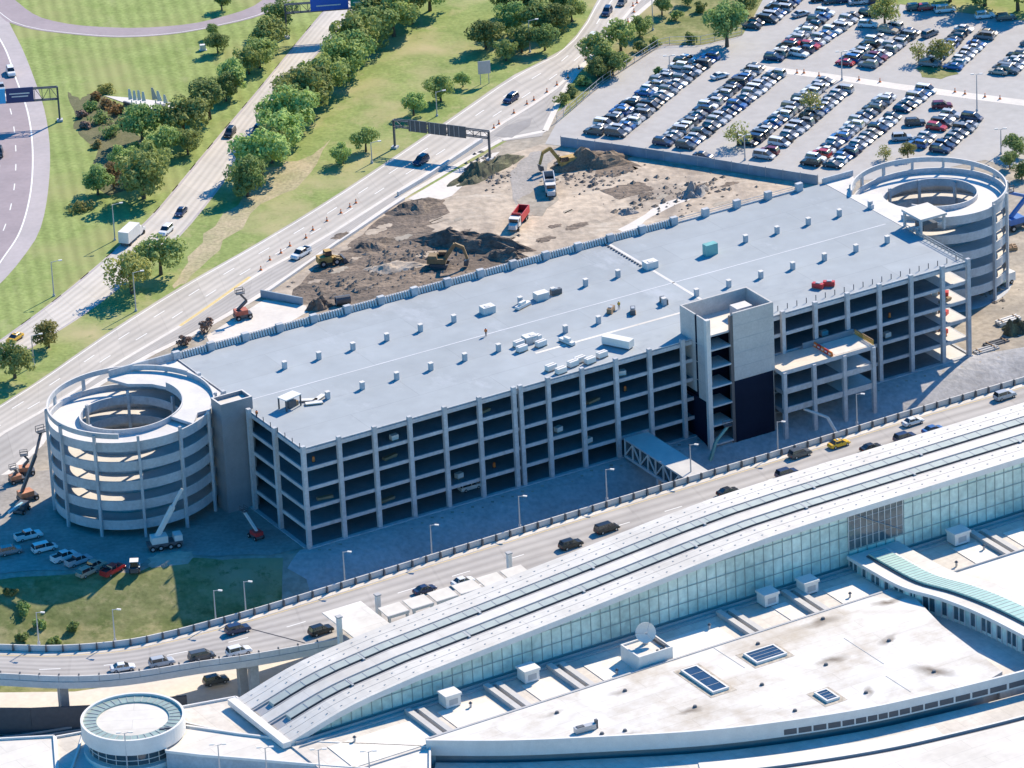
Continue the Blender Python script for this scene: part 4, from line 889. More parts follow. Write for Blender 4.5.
for i, (a, b2) in enumerate(zip(Wr, Wr[1:])):
    d = (b2-a).normalized(); n = Vector((d.y, -d.x, 0)); n = n if n.x < 0 else -n; o = Vector((.5, 0, 0))
    p, q = a+o+n*.03, b2+o+n*.03
    dm.face([p+Vector((0,0,8.0)), q+Vector((0,0,8.0)), q+Vector((0,0,10.9)), p+Vector((0,0,10.9))], MATS['clear_glass'] if (i*7) % 5 < 3 else GLASSW)
    wm.bar(p+n*.1+Vector((0,0,7.2)), p+n*.1+Vector((0,0,10.95)), .2, WHITE2)
dm.build('windows', T); wm.build('window_posts', T)
T = thing('east_lounge', 'flat white roof right of the curved wing at the picture edge', 'building', HO, HA)
mb = MB(); mb.prism([(129.9,-15.3),(SE,-15.3),(SE,-90),(138.5,-90),(136.6,-50),(135.2,-35),(132.9,-25)], -6, ZB, GREYR, STAIN); mb.build('body', T)
mb = MB(); mb.box(146, SE, -40, -39.6, ZB+.003, ZB+.1, DUCTM); mb.box(131, SE, -15.6, -15.31, ZB+.003, ZB+.35, GREYR); mb.build('roof_lines', T)

# ------------------------------------------------------------------ round pavilion and low roofs bottom left
T = thing('round_pavilion', 'round white pavilion with a flat disc roof and greenish glass ring', 'pavilion', (-70.7, 865.5, -6)); RK = 9.35
mb = MB(); mb.cone((0, 0), 8.0, 8.0, 0, 15.6, WHITE2, 48); mb.build('drum', T)
mb = MB(); mb.ring((0, 0), 8.01, 8.2, 12.4, 14.6, GLASSD, 0, 360, 64); mb.build('window_band', T)
mb = MB()
for k in range(26): a = 2*math.pi*k/26; mb.bar((8.25*math.cos(a), 8.25*math.sin(a), 12.4), (8.25*math.cos(a), 8.25*math.sin(a), 14.6), .1, WHITE2)
mb.ring((0, 0), 8.21, 8.3, 13.3, 13.42, WHITE2, 0, 360, 64); mb.build('window_bars', T)
mb = MB(); mb.ring((0, 0), 8.0, 9.1, 11.2, 12.2, WHITE2, 0, 360, 64); mb.build('sill_ring', T)
mb = MB(); mb.ring((0, 0), 8.9, RK, 15.0, 18.0, WHITE2, 0, 360, 72); mb.build('fascia', T)
mb = MB(); mb.ring((0, 0), 6.5, 8.89, 16.9, 17.55, mat('ring_glass', (.30,.37,.32), .3, .15, .8), 0, 360, 72); mb.build('glass_ring', T)
mb = MB()
for k in range(36): a = 2*math.pi*k/36; mb.bar((6.6*math.cos(a), 6.6*math.sin(a), 17.6), (8.85*math.cos(a), 8.85*math.sin(a), 17.6), .1, GREYR)
mb.build('ring_bars', T)
mb = MB(); mb.cone((0, 0), 6.5, 6.5, 15.7, 17.3, GREYR, 56, WHITE); mb.build('roof', T)
mb = MB(); mb.box(5.0, 6.4, -4.9, -4.3, 17.31, 17.7, STEEL); mb.box(5.9, 7.6, -4.8, -4.4, 17.62, 17.8, STEEL); mb.build('roof_vent', T)
def flatroof(nm, lab, pts, z, m, base=-6, trim=True):
    T = thing(nm, lab, 'building', HO, HA)
    q = [w2h(W(x, y, z)) for x, y in pts]
    mb = MB(); mb.prism(q, base, z, GCON, m); mb.build('body', T)
    if trim:
        mb = MB()
        for a, b2 in zip(q, q[1:]+q[:1]):
            mb.bar((a[0], a[1], z+.15), (b2[0], b2[1], z+.15), .35, WHITE2, h=.5)
        mb.build('parapet', T)
    return T
flatroof('low_roof', 'triangular tan roof between the round pavilion and the vaulted roof end', [(160,712),(236,698),(300,742),(240,736),(186,724)], 8.3, TANROOF)
flatroof('walkway_roof', 'long curved white walkway roof sweeping right from the round pavilion', [(166,735),(186,727),(240,735),(300,742),(356,745),(430,748),(430,775),(400,772),(330,767),(262,761),(200,756),(166,752)], 8.6, WHITE)
flatroof('low_roof', 'flat white roof at the bottom left corner beside the round pavilion', [(-20,741),(54,737),(58,790),(-20,790)], 5.6, WHITE)
flatroof('low_roof', 'narrow cream roof strip just left of the round pavilion', [(56,738),(84,733),(78,752),(64,790),(59,790)], 5.5, TANROOF)
flatroof('apron_roof', 'wide flat roof in shade below the round pavilion', [(72,738),(200,738),(330,760),(430,760),(430,850),(60,850)], 5.3, PCON, trim=False)
# ------------------------------------------------------------------ kerbside canopies
def canopy(nm, lab, s0, s1, t0, t1, z, m, grp=None, posts=True):
    T = thing(nm, lab, 'canopy', h2w(s0, t0, 4.14), HA, grp); a, b2 = s1-s0, t1-t0; zz = z-4.14
    mb = MB(); mb.hexa([(0,0,zz-.2),(a,0,zz-.2),(a,b2,zz+.1),(0,b2,zz+.1)], [(0,0,zz),(a,0,zz),(a,b2,zz+.3),(0,b2,zz+.3)], m); mb.build('roof', T)
    mb = MB(); mb.box(0, a, -.3, -.01, zz-.5, zz+.05, GREYR); mb.build('gutter', T)
    for x in (.4, a-.4):
        mb = MB(); mb.box(x-.22, x+.22, -.24, .2, 0, zz-.5, GREYR); mb.build('post', T)
    return T
canopy('entrance_canopy', 'large square white entrance canopy over the kerb near the vaulted roof end', 28.5, 36.8, 29.2, 42.5, 8.3, WHITE)
for k in range(6):
    canopy('kerb_canopy', ORD[k]+' small white kerbside canopy right of the square entrance canopy', 38+k*5.3, 42.6+k*5.3, 34.6, 38.2, 8.2, WHITE, 'white kerbside canopies')
for k in range(4):
    canopy('glass_canopy', ORD[k]+' greenish glass canopy of the left run beside the parked dark cars', 83+k*4.6, 87.2+k*4.6, 31.5, 35.2, 8.0, TEAL, 'glass canopies at the kerb')
for k in range(8):
    canopy('glass_canopy', ORD[k]+' greenish glass canopy of the right run at the road edge', 160+k*5.2, 164.8+k*5.2, 33.5, 38.5, 8.2, TEAL, 'glass canopies at the kerb')
for lab, x, y in (('tall white square pylon at the corner of the entrance canopy', 341, 651), ('short pale pylon between entrance canopy and first kerb canopy', 379, 620), ('pale pylon at the far end of the white kerb canopies', 510, 578)):
    T = thing('pylon', lab, 'pylon', W(x, y, 4.1), HA); h = 7.0 if x == 341 else 5.2
    mb = MB(); mb.box(-.4, .4, -.4, .4, 0, h, WHITE2); mb.build('shaft', T); mb = MB(); mb.box(-.55, .55, -.55, .55, h, h+.25, GREYR); mb.build('cap', T)

for i in range(16):
    s0 = 8+i*10.3+((i*37) % 5)*.7; t0 = -6.4-((i*53) % 7)*.9
    if any(abs(s0-q) < 3.2 for q in (21.5, 38, 51.5, 66.7, 88, 102.5)) or 112 < s0 < 131: continue
    U = thing('roof_vent_pipe', ORD[i]+' small dark vent pipe from the left on the tan concourse roof', 'vent pipe', h2w(s0, t0, 9.01), HA, 'vent pipes on the concourse roof')
    mb = MB(); mb.cone((0, 0), .22, .22, 0, .8, GALV, 8); mb.build('pipe', U); mb = MB(); mb.cone((0, 0), .38, .12, .8, 1.1, STEEL, 8); mb.build('cap', U)
# ------------------------------------------------------------------ trees
def crown_mesh(name, seed, m, n=1500, rx=5., rz=4.2, lobes=15, sparse=1.0, leaf=.5):
    rnd = random.Random(seed); mb = MB(); L0 = []
    for k in range(lobes):
        a = rnd.uniform(0, 6.283); rr_ = rnd.uniform(.2, .78)*rx; z = rnd.uniform(-.6, .62)*rz*(1-.35*rr_/rx)
        L0.append((rr_*math.cos(a), rr_*math.sin(a), z, rnd.uniform(.2, .42)*rx))
    L0.append((.3, 0, .05*rz, .46*rx)); L0.append((-.4, .2, .6*rz, .3*rx))
    tot = sum(l[3]**2 for l in L0)
    for l in L0:
        cnt = int(n*l[3]**2/tot)
        for q in range(cnt):
            d = Vector((rnd.gauss(0, 1), rnd.gauss(0, 1), rnd.gauss(0, 1)+.25)).normalized(); r = l[3]*(rnd.uniform(.45, 1.0)**.4)*rnd.choice((1, 1, 1, 1.1, 1.22))*sparse
            p = Vector((l[0], l[1], l[2]))+Vector((d.x*r, d.y*r, d.z*r*.85))
            nn = (d+Vector((rnd.gauss(0, .42), rnd.gauss(0, .42), rnd.gauss(0, .42)+.25))).normalized()
            u = nn.cross(Vector((rnd.gauss(0, 1), rnd.gauss(0, 1), rnd.gauss(0, 1)))).normalized(); v = nn.cross(u)
            s = leaf*rnd.uniform(.6, 1.35); w = s*rnd.uniform(.5, .9)
            mb.face([p-u*s*.7, p-v*w*.6+nn*.1*s, p+u*s*.7, p+v*w*.6-nn*.1*s], m)
    me = bpy.data.meshes.new(name); me.from_pydata(mb.v, [], mb.f); me.materials.append(m); return me
def trunk_mesh(name, seed, h=5.0, r=.34, limbs=6, reach=2.6):
    rnd = random.Random(seed); mb = MB(); p = Vector((0, 0, -.1)); d = Vector((rnd.uniform(-.06, .06), rnd.uniform(-.06, .06), 1)); n = 8
    def tube(p, q, a, b):
        dd = (q-p).normalized(); x = dd.cross(Vector((.3, 1, .1))).normalized(); y = dd.cross(x)
        mb.hexa([p+x*(a*math.cos(6.283*k/n))+y*(a*math.sin(6.283*k/n)) for k in range(n)], [q+x*(b*math.cos(6.283*k/n))+y*(b*math.sin(6.283*k/n)) for k in range(n)], BARK)
    q = p+d*h*.55; tube(p, q, r*1.25, r*.85); t = q+Vector((rnd.uniform(-.2, .2), rnd.uniform(-.2, .2), h*.55)); tube(q, t, r*.85, r*.4)
    for k in range(limbs):
        a = 6.283*k/limbs+rnd.uniform(-.4, .4); s = q.lerp(t, rnd.uniform(0, .7)); e = s+Vector((math.cos(a)*reach*rnd.uniform(.6, 1.1), math.sin(a)*reach*rnd.uniform(.6, 1.1), rnd.uniform(1.2, 2.6))); tube(s, e, r*.5, r*.15)
    return mb.mesh(name)
TRUNKS = [trunk_mesh('trunk', 100+k) for k in range(3)]
KINDS = {
 'g': [crown_mesh('crown', k, LEAF, 2600) for k in (1, 2, 3)],
 'd': [crown_mesh('crown', k, LEAFD, 2600) for k in (4, 5)],
 'o': [crown_mesh('crown', k, LEAFO, 2000, sparse=1.05) for k in (6, 7)],
 's': [crown_mesh('crown', k, LEAFO, 480, sparse=1.1, leaf=.6) for k in (8, 9)],
 't': [crown_mesh('crown', k, LEAFT, 1200, rx=4.0, rz=5.0) for k in (10,)],
}
tcount = 0
def tree(x, y, wpx, kind, label, group=None, name='tree', hs=1.0):
    global tcount; tcount += 1
    base_y = y+wpx*.40
    p = W(x, base_y, 0); dist = (p-Vector((0, 0, CZ))).length; wm = wpx*dist/FPX; k = wm/8.0; k *= random.uniform(.95, 1.08)
    T = thing(name, label, 'tree', p, 0, group)
    tr = link(bpy.data.objects.new('trunk', TRUNKS[tcount % 3]), T); tr.scale = (k, k, k*.85*hs)
    cm = KINDS[kind][tcount % len(KINDS[kind])]
    c = link(bpy.data.objects.new('crown', cm), T); c.location = (0, 0, k*4.7*hs); c.scale = (k, k*random.uniform(.92, 1.08), k*hs*random.uniform(.95, 1.1)); c.rotation_euler = (0, 0, random.uniform(0, 6.28))
    return T
def row(lst, phrase, group, start='top', name='tree'):
    for i, t in enumerate(lst):
        tree(t[0], t[1], t[2], t[3], (t[4] if len(t) > 4 else '%s tree from the %s %s' % (ORD[i], start, phrase)), group, name)
row([(430,-6,42,'g'),(412,6,44,'d'),(394,18,46,'g'),(377,16,46,'g'),(372,34,42,'d'),(358,46,46,'g'),(349,57,44,'d'),(338,66,48,'g'),(324,84,46,'g'),(312,92,42,'d'),(306,100,50,'g'),(296,110,44,'g'),(288,118,48,'g'),(279,138,44,'g'),(272,148,38,'g'),(262,160,46,'g'),(248,182,36,'d')], 'in the dense row right of the ramp road', 'trees in the row between ramp road and grass strip')
row([(281,18,32,'d'),(267,38,34,'g'),(260,56,30,'g'),(249,62,30,'g'),(236,78,36,'g'),(226,90,28,'d'),(210,104,38,'d')], 'in the row left of the ramp road', 'trees along the left side of the ramp road')
row([(184,121,42,'g'),(188,144,26,'g'),(143,127,40,'d'),(166,146,32,'g'),(152,164,36,'g'),(144,181,44,'g'),(98,183,30,'d'),(122,158,24,'g')], 'in the clump below the monument', 'trees in the clump below the monument')
tree(114, 178, 28, 't', 'pale tan autumn tree at the left front of the clump below the monument')
row([(212,32,15,'d'),(218,45,20,'d')], 'of the two small trees alone on the striped lawn', 'small trees alone on the striped lawn')
tree(222, 3, 18, 'd', 'dark tree inside the loop ramp at the top edge')
row([(161,258,42,'g'),(132,277,42,'o')], 'of the pair between the roads near the spiral ramp', 'pair of trees between the roads', 'right')
row([(49,336,29,'o'),(15,363,38,'g')], 'of the two trees at the left edge between the roads', 'trees at the left edge between the roads', 'right')
row([(486,38,28,'d'),(506,52,22,'g'),(463,81,15,'g'),(441,92,24,'g'),(414,106,24,'g'),(366,141,27,'g'),(343,156,19,'g')], 'along the left verge of the main road', 'trees along the left verge of the main road')
row([(508,6,30,'d'),(530,2,30,'d'),(560,4,30,'d'),(512,22,32,'d'),(536,22,34,'d'),(556,22,30,'d'),(572,12,24,'g'),(522,42,26,'d'),(545,40,26,'d')], 'in the dark grove left of the curving main road', 'trees in the dark grove at the top')
row([(688,-2,18,'d'),(662,8,18,'d'),(640,28,20,'g'),(621,38,32,'g'),(599,53,36,'g'),(613,66,24,'d'),(598,70,22,'d')], 'in the scrub between main road and parking lot', 'trees in the scrub beside the parking lot')
tree(727, 30, 42, 'd', 'broad dark tree overhanging the top left corner of the parking lot'); tree(745, 4, 26, 'g', 'mid green tree behind the broad dark tree at the lot corner')
tree(738, 136, 24, 's', 'sparse olive tree in front of the middle car block near the fence'); tree(810, 104, 24, 's', 'thin olive tree standing among cars in the middle of the lot')
tree(885, 14, 28, 'o', 'broad olive tree standing among cars near the top of the lot'); tree(919, 54, 20, 's', 'left tree of the pair on the grass island in the lot'); tree(941, 54, 22, 'o', 'right tree of the pair on the grass island in the lot')
tree(908, 152, 16, 'o', 'small olive tree just behind the right spiral ramp, right one'); tree(886, 154, 14, 's', 'small thin tree just behind the right spiral ramp, left one')
row([(1016,148,20,'d'),(1010,162,18,'d'),(1022,172,18,'d')], 'in the dark clump right of the far spiral ramp', 'dark trees right of the spiral ramp')
row([(950,-14,40,'d'),(985,-10,40,'d'),(1018,-6,42,'d')], 'in the dark belt along the top right edge', 'trees in the belt at the top right', 'left')
isl = rag(pxs([(916,68),(930,64),(950,68),(958,74),(940,79),(922,77)]), .3, 3, 4); sheet('grass_island', isl, GRASS_W, .06)
# shrubs
def shrub(x, y, wpx, hm, m, label, group=None, n=420, seed=0):
    p = W(x, y, 0); dist = (p-Vector((0, 0, CZ))).length; wm = wpx*dist/FPX*1.3; hm *= 1.15
    p.z = zf(p.x, p.y)
    T = thing('shrub', label, 'shrub', p, random.uniform(0, 6.28), group)
    c = link(bpy.data.objects.new('foliage', crown_mesh('foliage', 50+seed, m, n, wm/2*.95, hm, 6, 1., .45)), T); c.location = (0, 0, hm*.55)
    mb = MB()
    for k in range(4): mb.bar((0, 0, -.05), (math.cos(k*1.6)*wm*.22, math.sin(k*1.6)*wm*.22, hm*.6), .1, BARK)
    mb.build('stems', T)
for i, a in enumerate([(80,211,24,1.2,LEAFO,'low round olive shrub bed left of the ramp road'), (106,92,18,1.2,LEAFO,'pale bushy shrub at the left tip of the monument terrace'), (97,101,16,1.2,LEAFR,'rust red shrub left of the monument terrace'), (106,107,18,1.2,LEAFT,'tan shrub below the left tip of the monument terrace'), (118,114,20,1.3,LEAFR,'rust coloured shrub between terrace and dark tree'), (124,126,14,1.3,LEAFT,'tan shrub right beside the dark tree below the monument'), (100,122,22,1.6,LEAFD,'dark shrub mass in the curved garden bed'), (90,110,18,1.2,LEAFD,'dark shrub at the upper end of the curved garden bed'), (112,136,22,1.5,LEAFD,'dark shrub left of the trunk of the dark tree'), (82,117,12,.9,REDDISH,'brown row of low plants in the curved bed, upper one'), (86,128,12,.9,REDDISH,'brown row of low plants in the curved bed, lower one'), (98,147,12,1.2,LEAFT,'greyish shrub at the lower end of the curved bed'), (134,152,18,1.4,LEAF,'green shrub beside the shadow of the dark tree'), (208,332,16,2.2,REDDISH,'bare brownish bush beside the far left garage corner'), (184,346,12,1.6,REDDISH,'small bare bush above the left spiral ramp'), (660,84-10,10,1.,LEAFD,'low shrub on the scrub bank by the lot fence')]):
    shrub(*a, seed=i)
for i, (x, y, w_) in enumerate([(562,104,16),(572,96,16),(584,86,18),(606,76,18),(624,62,14),(640,52,14),(655,46,12),(690,42,14),(676,20,14),(700,12,16),(716,18,16),(740,14,18)]):
    shrub(x, y, w_, 1.6, LEAFD if i % 2 else LEAF, ORD[i]+' low shrub from the road end on the scrub bank beside the lot', 'shrubs on the scrub bank', seed=30+i)
SHG = 1
for i, (x, y, w_, m_) in enumerate([(22,612,18,LEAFD),(38,622,16,LEAFD),(52,632,14,LEAF),(70,622,14,LEAFD),(10,604,14,LEAFO),(20,632,12,LEAFD)]):
    shrub(x, y-14, w_, .9, m_, ORD[i]+' low shrub from the top on the rough grass bank left of the spiral ramp', 'shrubs on the rough grass bank', seed=50+i)
# ------------------------------------------------------------------ vehicles
PAINT = {}
def paint(n, c, metal=0.):
    PAINT[n] = mat(n+' paint', c, .28, .04, .5, spec=.6, metal=metal); 
for n, c in (('white', (.72,.72,.70)), ('silver', (.42,.43,.44)), ('grey', (.20,.21,.22)), ('charcoal', (.075,.08,.085)), ('black', (.018,.018,.02)), ('navy', (.022,.035,.085)), ('blue', (.05,.13,.33)), ('red', (.42,.03,.03)), ('maroon', (.16,.02,.03)), ('beige', (.42,.36,.27)), ('yellow', (.72,.42,.02))): paint(n, c)
DIM = {'sedan': (4.7, .9, 1.45, [(-2.35,.55,.78),(-2.2,.92,.86),(-1.5,.98,.91),(0,.96,.92),(1.0,.92,.91),(1.9,.80,.86),(2.3,.62,.74)], (-1.75,1.15,-1.0,.35)),
       'hatchback': (4.2, .9, 1.5, [(-2.1,.6,.80),(-2.0,.98,.86),(-1.2,1.0,.90),(0,.98,.91),(1.0,.94,.90),(1.75,.82,.86),(2.1,.62,.74)], (-1.95,1.1,-1.6,.3)),
       'SUV': (4.85, .97, 1.78, [(-2.42,.6,.86),(-2.35,1.08,.93),(-1.4,1.12,.97),(0,1.10,.98),(1.1,1.07,.97),(2.1,.98,.93),(2.42,.7,.84)], (-2.3,1.15,-2.0,.35)),
       'minivan': (5.1, .99, 1.85, [(-2.55,.6,.88),(-2.5,1.05,.95),(-1.4,1.1,.99),(0,1.08,1.0),(1.3,1.02,.98),(2.2,.88,.92),(2.55,.62,.82)], (-2.45,1.75,-2.25,.75)),
       'pickup': (5.6, 1.0, 1.85, [(-2.8,.6,.95),(-2.78,1.08,.98),(-1.2,1.1,1.0),(0,1.1,1.0),(1.3,1.1,1.0),(2.5,1.02,.95),(2.8,.7,.88)], (-1.1,1.5,-.85,.75))}
def car_parts(kind):
    Ln, hw, H, st, gh = DIM[kind]
    def body(mb, P):
        sec = []
        for x, zt, w_ in st:
            sec.append([(x, -w_, .32), (x, -w_-.03, .62), (x, -w_+.09, zt), (x, w_-.09, zt), (x, w_+.03, .62), (x, w_, .32)])
        for a, b in zip(sec, sec[1:]):
            for i in range(5): mb.face([a[i], b[i], b[i+1], a[i+1]], P)
            mb.face([a[5], b[5], b[0], a[0]], BLACK)
        mb.face(sec[0], P); mb.face(sec[-1][::-1], P)
        zb = st[3][1]-.01; x0, x1, r0_, r1_ = gh; w_ = st[3][2]
        mb.hexa([(r0_, -w_+.26, H-.05), (r1_, -w_+.26, H-.05), (r1_, w_-.26, H-.05), (r0_, w_-.26, H-.05)], [(r0_+.1, -w_+.34, H), (r1_-.12, -w_+.34, H), (r1_-.12, w_-.34, H), (r0_+.1, w_-.34, H)], P)
        for xm in ([(x0+r0_)/2+.1, .0] if kind != 'pickup' else [.25]):   # pillars
            for s in (-1, 1):
                mb.face([(xm-.06, s*(w_-.085), zb), (xm+.06, s*(w_-.085), zb), (xm+.05, s*(w_-.255), H-.05), (xm-.05, s*(w_-.255), H-.05)], P)
        if kind == 'pickup':
            for y0, y1 in ((-.95, -.85), (.85, .95)): mb.box(-2.75, -1.1, y0, y1, zb, zb+.3, P)
            mb.box(-2.78, -2.68, -.84, .84, zb, zb+.3, P); mb.box(-2.67, -1.12, -.84, .84, zb+.005, zb+.03, BLACK)
    def glass(mb):
        zb = st[3][1]-.02; x0, x1, r0_, r1_ = gh; w_ = st[3][2]
        mb.hexa([(x0, -w_+.1, zb), (x1, -w_+.12, zb-.02), (x1, w_-.12, zb-.02), (x0, w_-.1, zb)], [(r0_, -w_+.27, H-.052), (r1_, -w_+.27, H-.052), (r1_, w_-.27, H-.052), (r0_, w_-.27, H-.052)], CGLASS)
    def wheel(mb, x, y, r=.34):
        s = 1 if y > 0 else -1
        for (ra, y0, y1, m_) in ((r, y-.11, y+.11, TYRE), (r*.6, y+s*.11, y+s*.125, GALV)):
            n = 10; a = [(x+ra*math.cos(6.283*k/n), y0, r+ra*math.sin(6.283*k/n)) for k in range(n)]; b = [(q[0], y1, q[2]) for q in a]; mb.hexa(a, b, m_)
    wx = Ln*.30; wy = hw-.12+.06
    return body, glass, wheel, [(wx, wy), (wx, -wy), (-wx, wy), (-wx, -wy)], (Ln, hw, st)
CM = {}
def lot_car(kind, colour):
    if (kind, colour) in CM: return CM[kind, colour]
    body, glass, wheel, wp, _ = car_parts(kind); mb = MB(); body(mb, PAINT[colour]); glass(mb)
    for x, y in wp: wheel(mb, x, y)
    CM[kind, colour] = mb.mesh('parked_car'); return CM[kind, colour]
PM = {}
def road_car(kind, colour, label, loc, rz, cat='car', extra=None, name='car', group=None):
    T = thing(name, label, cat, loc, rz, group)
    if (kind, colour) not in PM:
        body, glass, wheel, wp, (Ln, hw, st) = car_parts(kind)
        b = MB(); body(b, PAINT[colour]); g = MB(); glass(g); ws = []
        for x, y in wp: q = MB(); wheel(q, x, y); ws.append(q.mesh('wheel'))
        hl = []
        for s in (-1, 1):
            q = MB(); x = st[-1][0]; q.box(x-.18, x+.02, s*(st[-1][2]-.3)-.14, s*(st[-1][2]-.3)+.14, .56, .68, HEADL); hl.append(('headlight', q.mesh('headlight')))
            q = MB(); x = st[0][0]; q.box(x-.02, x+.1, s*(st[0][2]-.2)-.1, s*(st[0][2]-.2)+.1, .6, .8, TAILL); hl.append(('tail_light', q.mesh('tail_light')))
        PM[kind, colour] = (b.mesh('body'), g.mesh('windows'), ws, hl)
    b, g, ws, hl = PM[kind, colour]
    link(bpy.data.objects.new('body', b), T); link(bpy.data.objects.new('windows', g), T)
    for q in ws: link(bpy.data.objects.new('wheel', q), T)
    for nm, q in hl: link(bpy.data.objects.new(nm, q), T)
    return T
# ---- parking lot rows: (name, line name, near px, far px)
ROWS = [('leftmost front block', 'left', (594,134), (688,61)), ('leftmost front block', 'right', (616,136), (710,59)),
        ('second front block', 'left', (663,145), (756,69)), ('second front block', 'right', (686,148), (776,76)),
        ('third front block', 'left', (748,145), (825,83)), ('third front block', 'right', (764,158), (843,92)),
        ('long front block', 'left', (811,165), (891,95)), ('long front block', 'right', (833,167), (926,92)),
        ('short front block', 'left', (917,147), (951,117)), ('short front block', 'right', (940,152), (968,127)),
        ('leftmost back block', 'left', (752,28), (792,-4)), ('leftmost back block', 'right', (768,22), (800,-4)),
        ('second back block', 'left', (774,60), (825,15)), ('second back block', 'right', (799,56), (854,18)),
        ('third back block', 'left', (845,65), (893,29)), ('third back block', 'right', (868,67), (911,34)),
        ('grass-island back block', 'left', (929,66), (964,31)), ('grass-island back block', 'right', (953,69), (988,35)),
        ('right-edge block', 'left', (994,78), (1030,46)), ('right-edge block', 'right', (1009,73), (1040,46))]
cols = ['navy']*8+['black']*3+['charcoal']*4+['grey']*6+['silver']*13+['white']*9+['blue']*5+['maroon']*1+['red']*1+['beige']*1
kinds = ['sedan']*6+['SUV']*5+['hatchback']*2+['minivan']*2
rnd = random.Random(21); cars = []
for nm, ln, a, b in ROWS:
    p, q = W(*a, 0), W(*b, 0); d = q-p; n = max(2, int(d.length/2.6)); ang = math.atan2(d.y, d.x); hd = ang-R(90)
    for k in range(n+1):
        if rnd.random() < .05: continue
        c = p+d*(k/n); flip = 0 if rnd.random() < .75 else math.pi
        if ln == 'left': flip = math.pi-flip
        cars.append((c, hd+flip+rnd.uniform(-.03, .03), rnd.choice(kinds), rnd.choice(cols), '%s '+ORD[min(k, 29)]+' from the near end, '+ln+' line of the '+nm))
E1 = [(703,158,'navy','sedan','lone %s parked against the fence screen in front of the lot', .0),(720,78,'white','sedan','lone %s driving between the two left front blocks', 1.),(801,16,'silver','sedan','lone %s driving at the top left of the lot', 1.),(868,27,'white','SUV','lone %s just left of the olive tree', .2),(916,10,'charcoal','SUV','lone %s left of the red one at the top edge of the lot', .6),(927,10,'red','SUV','lone %s at the top edge of the lot', .6),(945,12,'white','minivan','lone large %s at the top edge of the lot', .6),(985,18,'white','SUV','lone %s beside the far grass at the top right', .6),(1006,20,'charcoal','SUV','lone %s at the top right corner of the lot', .6),(930,36,'grey','SUV','lone %s in the aisle left of the grass island trees', 1.2),(942,108,'maroon','SUV','lone %s in the aisle above the short front block', .5),(972,120,'navy','minivan','lone %s right of the short front block', .0),(915,125,'charcoal','SUV','lone %s in the aisle left of the short front block', .5),(902,140,'silver','SUV','lone %s nearest the right spiral ramp in the aisle', .5),(868,16,'black','SUV','lone %s in front of the olive tree, darkest one', .1),(833,3,'charcoal','sedan','first %s from the left in the topmost lot row', .6),(846,2,'navy','SUV','second %s from the left in the topmost lot row', .6),(858,4,'silver','sedan','third %s from the left in the topmost lot row', .6),(869,3,'white','SUV','fourth %s from the left in the topmost lot row', .6),(820,1,'black','sedan','leftmost %s in the topmost lot row', .6),(879,4,'navy','minivan','rightmost %s in the topmost lot row', .6)]
base_d = W(688,61)-W(594,134); base_a = math.atan2(base_d.y, base_d.x)
single = []
for x, y, c, k, lab, rot in E1: single.append((W(x, y, 0), base_a-R(90)+rot*R(60), k, c, lab))
vis = [c for c in cars if -15 < proj(c[0])[0] < 1035 and proj(c[0])[1] > -8]
vis.sort(key=lambda c: -proj(c[0])[1])
keep = vis[:300-len(single)-2]; rest = vis[300-len(single)-2:]
for c, rz, k, col_, lab in keep+single:
    o = bpy.data.objects.new('parked_car', lot_car(k, col_)); COL.objects.link(o); o.location = c+Vector((0, 0, .045)); o.rotation_euler = (0, 0, rz)
    tag(o, lab % (col_+' '+k) if lab.count('%s') == 1 else lab.replace('%s', col_+' '+k), 'car', 'cars parked in the open lot')
if rest:
    V = []; F = []; MI = []; MSL = []
    for c, rz, k, col_, lab in rest:
        me = lot_car(k, col_); mm = Matrix.Translation(c+Vector((0, 0, .045))) @ Matrix.Rotation(rz, 4, 'Z'); o = len(V)
        V += [tuple(mm @ v.co) for v in me.vertices]
        for pl in me.polygons:
            F.append(tuple(o+i for i in pl.vertices)); m_ = me.materials[pl.material_index]
            if m_ not in MSL: MSL.append(m_)
            MI.append(MSL.index(m_))
    me = bpy.data.meshes.new('far_parked_cars'); me.from_pydata(V, [], F); [me.materials.append(m_) for m_ in MSL]; me.polygons.foreach_set('material_index', MI)
    tag(link(bpy.data.objects.new('far_parked_cars', me)), 'far rows of parked cars along the top edge of the lot', 'cars', None, 'stuff')
print('lot cars', len(keep)+len(single), 'rest', len(rest))
